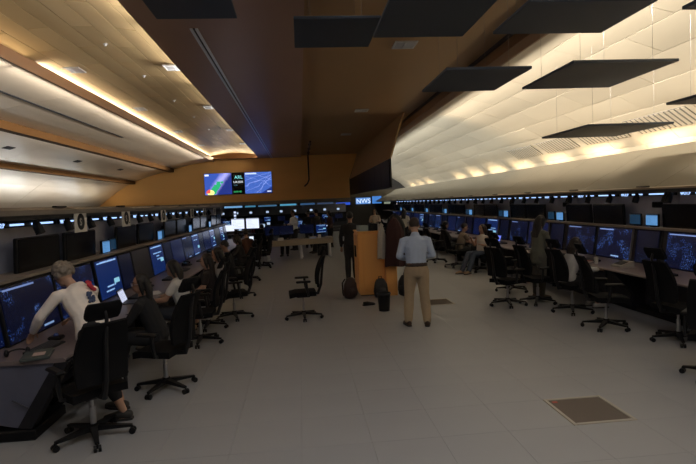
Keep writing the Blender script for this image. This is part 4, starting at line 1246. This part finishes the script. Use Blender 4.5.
def joints(kind='stand', h=1.72, lean=0.0, arms=None, stance=.10, head_pitch=.15, head_yaw=0.0, feet=None, broad=1.0, torso_turn=0.0, legs=None, shift=0.0):
    """joint positions in the body's own frame: forward +x, left +y, feet at z=0"""
    k = h / 1.75
    J = {}
    hipz = .92 * k if kind == 'stand' else .50
    P = V((shift, 0, hipz))
    R = Matrix.Rotation(lean, 3, 'Y')           # lean > 0 bends forward
    tt = Matrix.Rotation(torso_turn, 3, 'Z')
    up = lambda x, y, z: P + tt @ (R @ V((x * k, y * k, z * k)))
    J['pelvis'] = P; J['waist'] = P + tt @ (Matrix.Rotation(lean * .6, 3, 'Y') @ V((.005, 0, .17 * k)))
    J['chest'] = up(.0, 0, .36); J['neck'] = up(-.01, 0, .545)
    sw = .185 * broad
    for s, n in ((1, 'L'), (-1, 'R')):
        J['sh' + n] = up(-.005, s * sw, .49)
        J['hip' + n] = P + V((0, s * .09 * k, -.02))
        fx, fy = (feet or {}).get(n, (0.0, 0.0))
        if kind == 'stand':
            J['an' + n] = V((fx, s * stance + fy, .085 * k))
            J['kn' + n] = (J['hip' + n] + J['an' + n]) / 2 + V((.03, 0, .03 * k))
        else:
            a = (legs or {}).get(n, (.10, .0))       # forward reach of ankle past the knee, sideways
            J['kn' + n] = P + V((.44 * k, s * .11 + a[1] * .5, .01))
            J['an' + n] = V((.44 * k + a[0], s * .11 + a[1], .085))
        J['toe' + n] = None
        el, wr = (arms or {}).get(n, ((.0, .06, -.28), (.02, .06, -.53)))
        J['el' + n] = J['sh' + n] + tt @ V((el[0] * k, s * el[1] * k, el[2] * k))
        J['wr' + n] = J['sh' + n] + tt @ V((wr[0] * k, s * wr[1] * k, wr[2] * k))
    R2 = Matrix.Rotation(lean * .55 + head_pitch, 3, 'Y')
    hy = Matrix.Rotation(head_yaw, 3, 'Z')
    J['Rhead'] = tt @ (hy @ R2)
    J['head'] = J['neck'] + J['Rhead'] @ V((.02, 0, .165 * k))
    J['k'] = k; J['side'] = tt @ V((0, 1, 0))
    return J

def limb(mb, pts, rad, n=12): mb.tube(pts, rad, n, True)

def add_hand(mb, wr, d, k, side, curl=.5):
    d = d.normalized()
    s = side - d * side.dot(d); s = s.normalized() if s.length > .2 else V((1, 0, 0))
    nrm = d.cross(s).normalized()
    if nrm.z > 0: nrm = -nrm
    mb.eloft([wr, wr + d * .04 * k, wr + d * .09 * k], [(.026 * k, .018 * k), (.038 * k, .015 * k), (.040 * k, .013 * k)], s, 10)
    for q, L in zip((-1.5, -.5, .5, 1.5), (.062, .078, .074, .056)):
        b = wr + d * .088 * k + s * q * .021 * k
        m = b + d * L * .55 * k + nrm * L * .25 * curl * k
        e = m + d * L * .40 * k + nrm * L * .55 * curl * k
        mb.tube([b, m, e], [.0095 * k, .009 * k, .0075 * k], 7, True)
    b = wr + d * .03 * k + s * .034 * k
    mb.tube([b, b + d * .03 * k + s * .026 * k + nrm * .01, b + d * .062 * k + s * .030 * k + nrm * .022], [.012 * k, .0105 * k, .008 * k], 7, True)

def person(label, loc, rz, J, skin='light', top=('white', (.5, .5, .5)), sleeves='long', bottom=('dark', (.02, .02, .025)), legs='long', hair='brown', style='short', shoes=(.02, .018, .016), voxel=.014,
           skirt=None, hang=.0, belt=None, collar=False, group=None, hands_dir=None, curl=.5, thumb_in=True):
    r = empty('person', loc, rz, label, 'person', group)
    k = J['k']; side = J['side']
    # ---- the body: one continuous skin
    b = MB()
    b.eloft([J['pelvis'] - V((0, 0, .06)), J['pelvis'] + V((0, 0, .04)), J['waist'], J['chest'], J['neck'] - (J['neck'] - J['chest']) * .35, J['neck'] - (J['neck'] - J['chest']) * .08],
            [(.13 * k, .095 * k), (.165 * k, .115 * k), (.138 * k, .098 * k), (.160 * k, .108 * k), (.145 * k, .075 * k), (.066 * k, .056 * k)], side)
    limb(b, [J['neck'] - (J['neck'] - J['chest']) * .15, J['neck'] + (J['head'] - J['neck']) * .55], [.058 * k, .052 * k])
    Rh = J['Rhead']; H = J['head']
    hp = lambda x, y, z: H + Rh @ V((x * k, y * k, z * k))
    b.ball(H + Rh @ V((-.012, 0, .018)) * k, (.096 * k, .076 * k, .104 * k), 16, 12, Rh)
    b.ball(hp(.028, 0, -.055), (.060 * k, .055 * k, .062 * k), 12, 8, Rh)
    b.tube([hp(.075, 0, .02), hp(.098, 0, -.018), hp(.082, 0, -.03)], [.010 * k, .016 * k, .013 * k], 7, True)
    b.tube([hp(.078, -.022, -.062), hp(.084, 0, -.060), hp(.078, .022, -.062)], .009 * k, 6, True)
    for s in (-1, 1): b.ball(hp(-.005, s * .078, -.005), (.022 * k, .010 * k, .032 * k), 8, 6, Rh)
    for s, n in ((1, 'L'), (-1, 'R')):
        b.ball(J['sh' + n] - side * s * .035 - V((0, 0, .034)), .044 * k, 10, 8)
        limb(b, [J['sh' + n] - side * s * .07 - V((0, 0, .03)), J['sh' + n] - V((0, 0, .028)), J['el' + n]], [.040 * k, .043 * k, .037 * k])
        limb(b, [J['el' + n], J['el' + n] * .6 + J['wr' + n] * .4, J['wr' + n]], [.041 * k, .041 * k, .027 * k])
        d = (hands_dir or {}).get(n)
        d = V(d) if d else (J['wr' + n] - J['el' + n])
        add_hand(b, J['wr' + n], d, k, side * -s if thumb_in else side * s, curl)
        limb(b, [J['hip' + n], (J['hip' + n] + J['kn' + n]) / 2, J['kn' + n]], [.092 * k, .078 * k, .056 * k])
        limb(b, [J['kn' + n], J['kn' + n] * .65 + J['an' + n] * .35, J['an' + n]], [.054 * k, .057 * k, .037 * k])
        f = V((1, .18 * s, 0)).normalized()
        a = J['an' + n]
        b.eloft([V((a.x, a.y, a.z - .045)) - f * .05, V((a.x, a.y, a.z - .04)) + f * .05, V((a.x, a.y, a.z - .06)) + f * .16], [(.034, .034), (.042, .035), (.036, .017)], V((-f.y, f.x, 0)), 10)
    body = fuse(b, 'body', SKIN[skin], voxel, r)
    # eyes
    e = MB()
    for s in (-1, 1): e.ball(hp(.080, s * .031, .006), .0095 * k, 8, 6)
    e.obj('eyes', mat('eye_dark', (.02, .015, .012), .2), r, True)
    br = MB()
    for s in (-1, 1): br.tube([hp(.083, s * .014, .034), hp(.086, s * .032, .040), hp(.074, s * .050, .034)], .005 * k, 5)
    br.obj('eyebrows', HAIR[hair], r, True)
    mo = MB(); mo.tube([hp(.085, -.024, -.062), hp(.0925, 0, -.060), hp(.085, .024, -.062)], .0045 * k, 5); mo.obj('mouth', mat('lips', (.22, .07, .06), .5), r, True)
    # ---- hair
    hm = MB()
    hm.ball(hp(-.030, 0, .036), (.098 * k, .086 * k, .102 * k), 16, 10, Rh)
    if style in ('long', 'bob'):
        L = .34 if style == 'long' else .17
        for a in (-.8, -.4, 0, .4, .8):
            y = .07 * math.sin(a * 1.3)
            x = -.055 * math.cos(a) - .03
            p0 = hp(x, y, .04); p1 = hp(x - .02, y * 1.15, -.09); p2 = hp(x - .015, y * 1.2, -.09 - (L - .10)) + V((0, 0, -.02))
            hm.tube([p0, p1, p2], [.045 * k, .047 * k, .030 * k], 8, True)
        for s in (-1, 1): hm.tube([hp(.01, s * .078, .05), hp(.0, s * .086, -.05), hp(-.01, s * .086, -.13)], [.028 * k, .028 * k, .018 * k], 7, True)
    if style == 'bun': hm.ball(hp(-.12, 0, .07), .05 * k, 10, 8)
    if style == 'tail': hm.tube([hp(-.10, 0, .05), hp(-.15, 0, -.03), hp(-.14, 0, -.2)], [.035 * k, .035 * k, .015 * k], 8, True)
    if style == 'curly':
        rr = random.Random(5)
        for q in range(150):
            th = rr.uniform(0, 2 * PI); z = rr.uniform(-.55, 1)
            w = math.sqrt(1 - z * z)
            x, y = math.cos(th) * w, math.sin(th) * w
            if x > .55 and z < .35: continue
            hm.ball(hp(-.035 + x * .098, y * .094, .035 + z * .108), rr.uniform(.016, .028) * k, 7, 5)
    ho = fuse(hm, 'hair', HAIR[hair], .010 if style != 'curly' else .007, r, 2 if style != 'curly' else 1)
    # ---- top
    g = .014
    t = MB()
    low = J['pelvis'] + (V((0, 0, .055)) if belt else V((0, 0, -.02 - hang)))
    t.eloft([low, J['pelvis'] + V((0, 0, .09 if belt else .06)), J['waist'], J['chest'], J['neck'] - (J['neck'] - J['chest']) * .38, J['neck'] - (J['neck'] - J['chest']) * .17, J['neck'] - (J['neck'] - J['chest']) * .02],
            [(.150 * k, .105 * k) if belt else (.178 * k + g * .6, .128 * k + g), (.160 * k + .006, .110 * k + .008) if belt else (.172 * k + g, .122 * k + g), (.152 * k + g, .112 * k + g), (.170 * k + g, .122 * k + g), (.158 * k + g, .090 * k + g), (.112 * k + g * .6, .078 * k + g * .6), (.070 * k, .064 * k)], side)
    for s, n in ((1, 'L'), (-1, 'R')):
        t.ball(J['sh' + n] - side * s * .03 - V((0, 0, .028)), .054 * k + .010, 10, 8)
        if sleeves == 'none': continue
        if sleeves == 'short':
            limb(t, [J['sh' + n] - side * s * .06 - V((0, 0, .02)), J['sh' + n] - V((0, 0, .022)), J['sh' + n] * .45 + J['el' + n] * .55], [.056 * k + .008, .057 * k + .010, .050 * k + .014])
        else:
            limb(t, [J['sh' + n] - side * s * .06 - V((0, 0, .02)), J['sh' + n] - V((0, 0, .022)), J['el' + n]], [.056 * k + .008, .055 * k + .008, .043 * k + .011])
            fr = .93 if sleeves == 'long' else .55
            limb(t, [J['el' + n], J['el' + n] * .55 + J['wr' + n] * .45, J['el' + n] * (1 - fr) + J['wr' + n] * fr], [.043 * k + .011, .043 * k + .010, .031 * k + .010])
    if collar:
        nk = J['neck'] - (J['neck'] - J['chest']) * .06
        t.eloft([nk - V((0, 0, .02)), nk + V((0, 0, .035))], [(.074 * k, .072 * k), (.068 * k, .066 * k)], side)
    shirt = fuse(t, 'top', cloth(*top), max(voxel, .012), r)
    # ---- trousers or skirt
    q = MB()
    q.eloft([J['pelvis'] - V((0, 0, .09)), J['pelvis'] + V((0, 0, .0)), J['pelvis'] + V((0, 0, .085))], [(.15 * k + g, .11 * k + g), (.170 * k + g, .120 * k + g), (.155 * k + g, .112 * k + g)], side if J['kn' + 'L'].z < .45 else V((0, 1, 0)))
    for s, n in ((1, 'L'), (-1, 'R')):
        hipo, kn, an = J['hip' + n], J['kn' + n], J['an' + n]
        if legs in ('long', 'capri'):
            fr = .97 if legs == 'long' else .62
            limb(q, [hipo, (hipo + kn) / 2, kn], [.098 * k + g, .085 * k + g, .066 * k + g])
            end = kn * (1 - fr) + an * fr
            limb(q, [kn, (kn + end) / 2, end], [.066 * k + g, .066 * k + g, .052 * k + g])
        elif legs == 'short':
            limb(q, [hipo, kn * .85 + hipo * .15], [.100 * k + g, .082 * k + g])
    if skirt:
        kl = (J['knL'] + J['knR']) / 2
        if J['pelvis'].z > .7: q.eloft([J['pelvis'], V((0, 0, .6)), V((.01, 0, skirt))], [(.18 * k, .13 * k), (.20 * k, .16 * k), (.22 * k, .18 * k)], V((0, 1, 0)))
        else: q.eloft([J['pelvis'] + V((0, 0, 0)), J['pelvis'] * .4 + kl * .6, kl * .96], [(.20 * k, .12 * k), (.21 * k, .10 * k), (.19 * k, .09 * k)], V((0, 1, 0)))
    fuse(q, 'trousers' if not skirt else 'skirt', cloth(*bottom), max(voxel, .012), r)
    if belt:
        w = J['pelvis'] + V((0, 0, .075))
        MB().eloft([w - V((0, 0, .016)), w + V((0, 0, .016))], [(.178 * k, .130 * k), (.178 * k, .130 * k)], side, 24).obj('belt', mat('belt_brown', (.03, .015, .008), .5), r, True)
    # ---- shoes
    so = {}
    for s, n in ((1, 'L'), (-1, 'R')):
        a = J['an' + n]; f = V((1, .18 * s, 0)).normalized(); sd = V((-f.y, f.x, 0))
        z0 = a.z - .085 * (k if a.z < .1 else 1)
        z0 = max(0.0, z0)
        m = MB()
        m.eloft([V((a.x, a.y, z0 + .045)) - f * .065, V((a.x, a.y, z0 + .055)) + f * .01, V((a.x, a.y, z0 + .045)) + f * .09, V((a.x, a.y, z0 + .03)) + f * .185], [(.036, .042), (.043, .050), (.048, .036), (.034, .022)], sd, 12)
        s1 = m.obj('shoe', mat('shoe_%d_%d_%d' % tuple(int(v * 1000) for v in shoes), shoes, .6), r, True)
        u = MB()
        pts = []
        for z in (z0 + .001, z0 + .022):
            for dx, w in ((-.085, .026), (-.05, .040), (.05, .042), (.12, .050), (.18, .036), (.205, .012)):
                for e2 in (-1, 1): c = V((a.x, a.y, z)) + f * dx + sd * w * e2; pts.append(c)
        u.hull(pts); u.obj('sole', mat('sole_dark', (.03, .028, .026), .7), s1)
    return r, J

# the man in the blue shirt and khaki trousers, seen from behind
J = joints('stand', 1.77, lean=.04, arms={'L': ((-.02, .075, -.27), (.20, -.06, -.34)), 'R': ((-.02, .075, -.27), (.20, -.06, -.32))}, stance=.15, head_pitch=.42, head_yaw=-.05, broad=1.04, feet={'L': (.06, .0), 'R': (0.0, .0)})
man, _ = person('man in light blue shirt and khaki trousers standing with his back to the camera', (1.82, 8.13, 0), D(86), J, 'light', ('sky_blue', (.40, .47, .60)), 'long', ('khaki', (.36, .27, .17)), 'long', 'brown', 'short', (.05, .025, .014), .009, belt=True, collar=True)
wsh = MB(); wsh.cbox((0, 0, 0), (.07, .012, .14), .004, Matrix.Rotation(.6, 3, 'Y'))
ph = empty('phone', (1.80, 8.13 + .34, 1.17), D(86), 'dark phone held in the hands of the man in the blue shirt', 'phone')
MB().cbox((0, 0, 0), (.012, .075, .15), .004, Matrix.Rotation(-.9, 3, 'Y')).obj('body', BLACK, ph)

# the person in the white hoodie, bending over the left worktop
J = joints('stand', 1.66, lean=.60, arms={'L': ((.10, .14, -.23), (.26, .14, -.40)), 'R': ((.13, .05, -.24), (.37, -.04, -.36))}, stance=.13, head_pitch=.38, head_yaw=.35, broad=1.08, shift=.27, torso_turn=-.42, feet={'L': (-.08, .0), 'R': (.10, .0)})
hood, HJ = person('grey-haired person in a white hoodie leaning over the left worktop, black trousers', (-1.88, 5.32, 0), D(168), J, 'light', ('white_hoodie', (.80, .73, .66)), 'long', ('black', (.012, .012, .014)), 'capri', 'grey', 'curly', (.03, .028, .025), .008, hang=.05)
hb = MB(); n_ = HJ['neck']; bk_ = -(HJ['Rhead'] @ V((1, 0, 0))); bk_.z = 0; bk_ = bk_.normalized(); hb.eloft([n_ + bk_ * .03 + V((0, 0, .01)), n_ + bk_ * .08 + V((0, 0, -.04)), n_ + bk_ * .06 + V((0, 0, -.13))], [(.085, .04), (.11, .045), (.07, .03)], HJ['side'], 14)
hb.obj('hood', cloth('white_hoodie', (.80, .73, .66)), hood, True)
def back_print(name, cx, cz, w, h, c, seed):
    """printed blotch on the back of the hoodie: a thin patch lying on the cloth"""
    rr = random.Random(seed); m = MB()
    ch, wa = HJ['chest'], HJ['waist']
    ax = (HJ['neck'] - wa).normalized(); nrm = ax.cross(HJ['side']).normalized()
    if nrm.z < 0: nrm = -nrm
    for q in range(16):
        u, v_ = rr.uniform(-w, w), rr.uniform(-h, h)
        p = wa + ax * (cz + v_) + HJ['side'] * (cx + u) + nrm * (.128 - abs(cx + u) ** 2 * 2.0)
        m.ball(p, (.016, .020, .018), 7, 5)
    m.obj(name, mat('print_' + name, c, .8), hood)
back_print('red_print', -.10, .27, .03, .05, (.45, .03, .05), 2)
back_print('blue_print', -.02, .13, .035, .06, (.04, .06, .13), 9)

# seated people of the left row
TYPE = {'L': ((.14, .03, -.24), (.40, -.03, -.27)), 'R': ((.14, .03, -.24), (.40, -.03, -.27))}
REST = {'L': ((.05, .05, -.27), (.27, .0, -.34)), 'R': ((.05, .05, -.27), (.27, .0, -.34))}
J = joints('sit', 1.66, lean=.30, arms=TYPE, head_pitch=-.1, head_yaw=.5)
p2, J2 = person('dark-haired person with glasses in black, seated beyond the white hoodie', (-1.85, 6.55, 0), PI - .05, J, 'tan', ('black_top', (.010, .010, .012)), 'long', ('black', (.012, .012, .014)), 'long', 'black', 'long', voxel=.011)
gl = MB(); R_ = J2['Rhead']; hp_ = lambda x, y, z: J2['head'] + R_ @ V((x, y, z)) * J2['k']
for s in (-1, 1):
    gl.tube([hp_(.098, s * .033 + .026 * math.cos(a), .006 + .02 * math.sin(a)) for a in [2 * PI * q / 12 for q in range(13)]], .003, 5)
    gl.tube([hp_(.098, s * .059, .01), hp_(.0, s * .083, .008)], .003, 5)
gl.tube([hp_(.098, -.008, .01), hp_(.098, .008, .01)], .003, 5)
gl.obj('glasses', CHROME, p2)
J = joints('sit', 1.70, lean=.22, arms=TYPE, head_pitch=.15, head_yaw=.15)
person('dark-haired person in a white T-shirt seated at the left worktop with arms forward', (-1.80, 7.95, 0), PI, J, 'tan', ('white_tee', (.55, .53, .50)), 'short', ('jeans_dark', (.02, .024, .034)), 'long', 'black', 'bob', (.30, .25, .20), voxel=.011)
J = joints('sit', 1.64, lean=.12, arms=REST, head_pitch=.05, head_yaw=.25, legs={'L': (-.06, .02), 'R': (-.10, .0)})
person('bare-legged woman in a dark dress seated at the left row, tan shoes', (-1.56, 8.93, 0), PI - .05, J, 'light', ('dark_dress', (.018, .012, .012)), 'short', ('dark_dress', (.018, .012, .012)), 'none', 'dkbrown', 'long', (.32, .22, .13), voxel=.011, skirt=.5)
J = joints('sit', 1.74, lean=.10, arms=REST, head_pitch=.1)
person('person in a grey shirt seated in a black chair at the left row', (-1.48, 9.62, 0), PI + .2, J, 'tan', ('grey_shirt', (.30, .28, .27)), 'long', ('black', (.012, .012, .014)), 'long', 'black', 'bob', voxel=.011)
# right row
J = joints('sit', 1.66, lean=.28, arms=TYPE, head_pitch=.15)
person('dark-haired person in white seated at the right worktop beside the red notebook', (4.62, 8.62, 0), .12, J, 'light', ('white_blouse', (.42, .41, .40)), 'long', ('black', (.012, .012, .014)), 'capri', 'dkbrown', 'bob', (.35, .33, .30), voxel=.011)
J = joints('stand', 1.64, lean=.10, arms={'L': ((.06, .05, -.26), (.26, .0, -.30)), 'R': ((.04, .06, -.26), (.22, .0, -.36))}, head_pitch=.2, stance=.08)
person('standing woman with long dark hair in olive-grey clothes at the right row', (4.62, 9.72, 0), .25, J, 'tan', ('olive_grey', (.11, .11, .085)), 'half', ('olive_grey_low', (.085, .08, .068)), 'long', 'black', 'long', (.12, .08, .06), voxel=.011, hang=.12)
J = joints('sit', 1.68, lean=-.05, arms={'L': ((.05, .08, -.27), (.20, -.02, -.22)), 'R': ((.08, .06, -.26), (.25, .0, -.08))}, head_pitch=.05, legs={'L': (.18, .0), 'R': (.26, .04)})
person('woman in a white sleeveless top and jeans seated sideways with legs stretched out', (4.92, 13.72, 0), D(205), J, 'light', ('white_sleeveless', (.50, .46, .42)), 'none', ('jeans', (.05, .065, .10)), 'long', 'brown', 'long', (.36, .25, .15), voxel=.012)
J = joints('sit', 1.70, lean=.25, arms=TYPE, head_pitch=.1, head_yaw=-.2)
person('bare-armed person in beige reaching over the right worktop', (4.68, 14.95, 0), 0.05, J, 'light', ('beige_top', (.20, .16, .12)), 'short', ('black', (.012, .012, .014)), 'long', 'dkbrown', 'short', voxel=.012)
J = joints('sit', 1.72, lean=.18, arms=TYPE, head_pitch=.1)
person('person in black with dark hair seated farther along the right row', (4.55, 16.35, 0), .05, J, 'tan', ('black_top', (.010, .010, .012)), 'long', ('black', (.012, .012, .014)), 'long', 'black', 'short', voxel=.013)
# people standing and sitting in the middle and far part
HANG = {'L': ((-.02, .07, -.28), (.04, .06, -.53)), 'R': ((-.02, .07, -.28), (.04, .06, -.53))}
FOLD = {'L': ((.0, .08, -.27), (.22, -.05, -.25)), 'R': ((.0, .08, -.27), (.22, -.05, -.28))}
FAR = [
 ('man all in black standing left of the wooden cabinet, back to the camera', 'stand', 1.28, 13.4, 88, HANG, ('black_top', (.010, .010, .012)), 'long', ('black', (.012, .012, .014)), 'black', 'short', 'tan', 1.80),
 ('dark-haired woman in a pale beige top standing beyond the wooden cabinet', 'stand', 3.55, 24.5, 250, FOLD, ('pale_beige', (.38, .32, .27)), 'half', ('dark', (.02, .02, .025)), 'black', 'long', 'light', 1.68),
 ('person in a cream top beyond the head of the man in the blue shirt', 'stand', 4.55, 22.5, 70, HANG, ('cream_top', (.46, .42, .37)), 'long', ('dark', (.02, .02, .025)), 'black', 'long', 'light', 1.66),
 ('man in a bright white shirt standing behind the curved desk', 'stand', -.30, 23.4, 215, FOLD, ('bright_white', (.72, .74, .78)), 'long', ('dark', (.02, .02, .025)), 'black', 'short', 'light', 1.80),
 ('dark-haired person seated behind the curved desk with face towards us', 'sit', -.62, 21.35, 262, TYPE, ('black_top', (.010, .010, .012)), 'long', ('black', (.012, .012, .014)), 'black', 'short', 'light', 1.72),
 ('person in dark clothes standing behind the curved desk, left of the middle', 'stand', .35, 24.2, 90, HANG, ('navy', (.014, .016, .026)), 'long', ('black', (.012, .012, .014)), 'black', 'short', 'tan', 1.74),
 ('tall person in a dark grey jacket behind the curved desk', 'stand', .72, 23.1, 120, HANG, ('charcoal', (.03, .028, .028)), 'long', ('black', (.012, .012, .014)), 'dkbrown', 'short', 'light', 1.80),
 ('person in dark red-brown standing right behind the curved desk', 'stand', 1.36, 24.0, 200, FOLD, ('red_brown', (.07, .035, .03)), 'long', ('black', (.012, .012, .014)), 'black', 'long', 'light', 1.68),
 ('person in a blue top seated at the right end of the curved desk', 'sit', 1.02, 21.6, 200, TYPE, ('blue_top', (.02, .05, .16)), 'long', ('black', (.012, .012, .014)), 'dkbrown', 'short', 'tan', 1.70),
 ('dark silhouetted person seated before the white glaring monitors', 'sit', -1.55, 20.6, 95, TYPE, ('black_top', (.010, .010, .012)), 'long', ('black', (.012, .012, .014)), 'black', 'short', 'tan', 1.76),
 ('seated person with reddish-brown top near the laptop desk at the far left', 'sit', -1.75, 17.0, 120, TYPE, ('rust', (.07, .025, .014)), 'long', ('black', (.012, .012, .014)), 'dkbrown', 'short', 'light', 1.70),
 ('person in red far behind the white glaring monitors', 'sit', -2.25, 26.8, 265, TYPE, ('dull_red', (.18, .02, .025)), 'long', ('black', (.012, .012, .014)), 'black', 'short', 'light', 1.74),
 ('seated person in black at the left row, beyond the grey-shirted one', 'sit', -1.62, 11.95, 185, TYPE, ('black_top', (.010, .010, .012)), 'long', ('black', (.012, .012, .014)), 'black', 'short', 'tan', 1.72),
 ('seated person in dark grey midway along the left row', 'sit', -1.65, 14.4, 178, TYPE, ('charcoal', (.03, .028, .028)), 'long', ('black', (.012, .012, .014)), 'dkbrown', 'bob', 'light', 1.68),
]
for lab, kind, x, y, a, arms, top, slv, bot, hr, sty, sk, h in FAR:
    J = joints(kind, h, lean=.05 if kind == 'stand' else .2, arms=arms, head_pitch=.15)
    person(lab, (x, y, 0), D(a), J, sk, top, slv, bot, 'long', hr, sty, voxel=.016)

for o in scene.objects:
    if o.type == 'MESH' and o.parent is None and 'category' not in o and o.get('kind') is None: o['kind'] = 'structure'
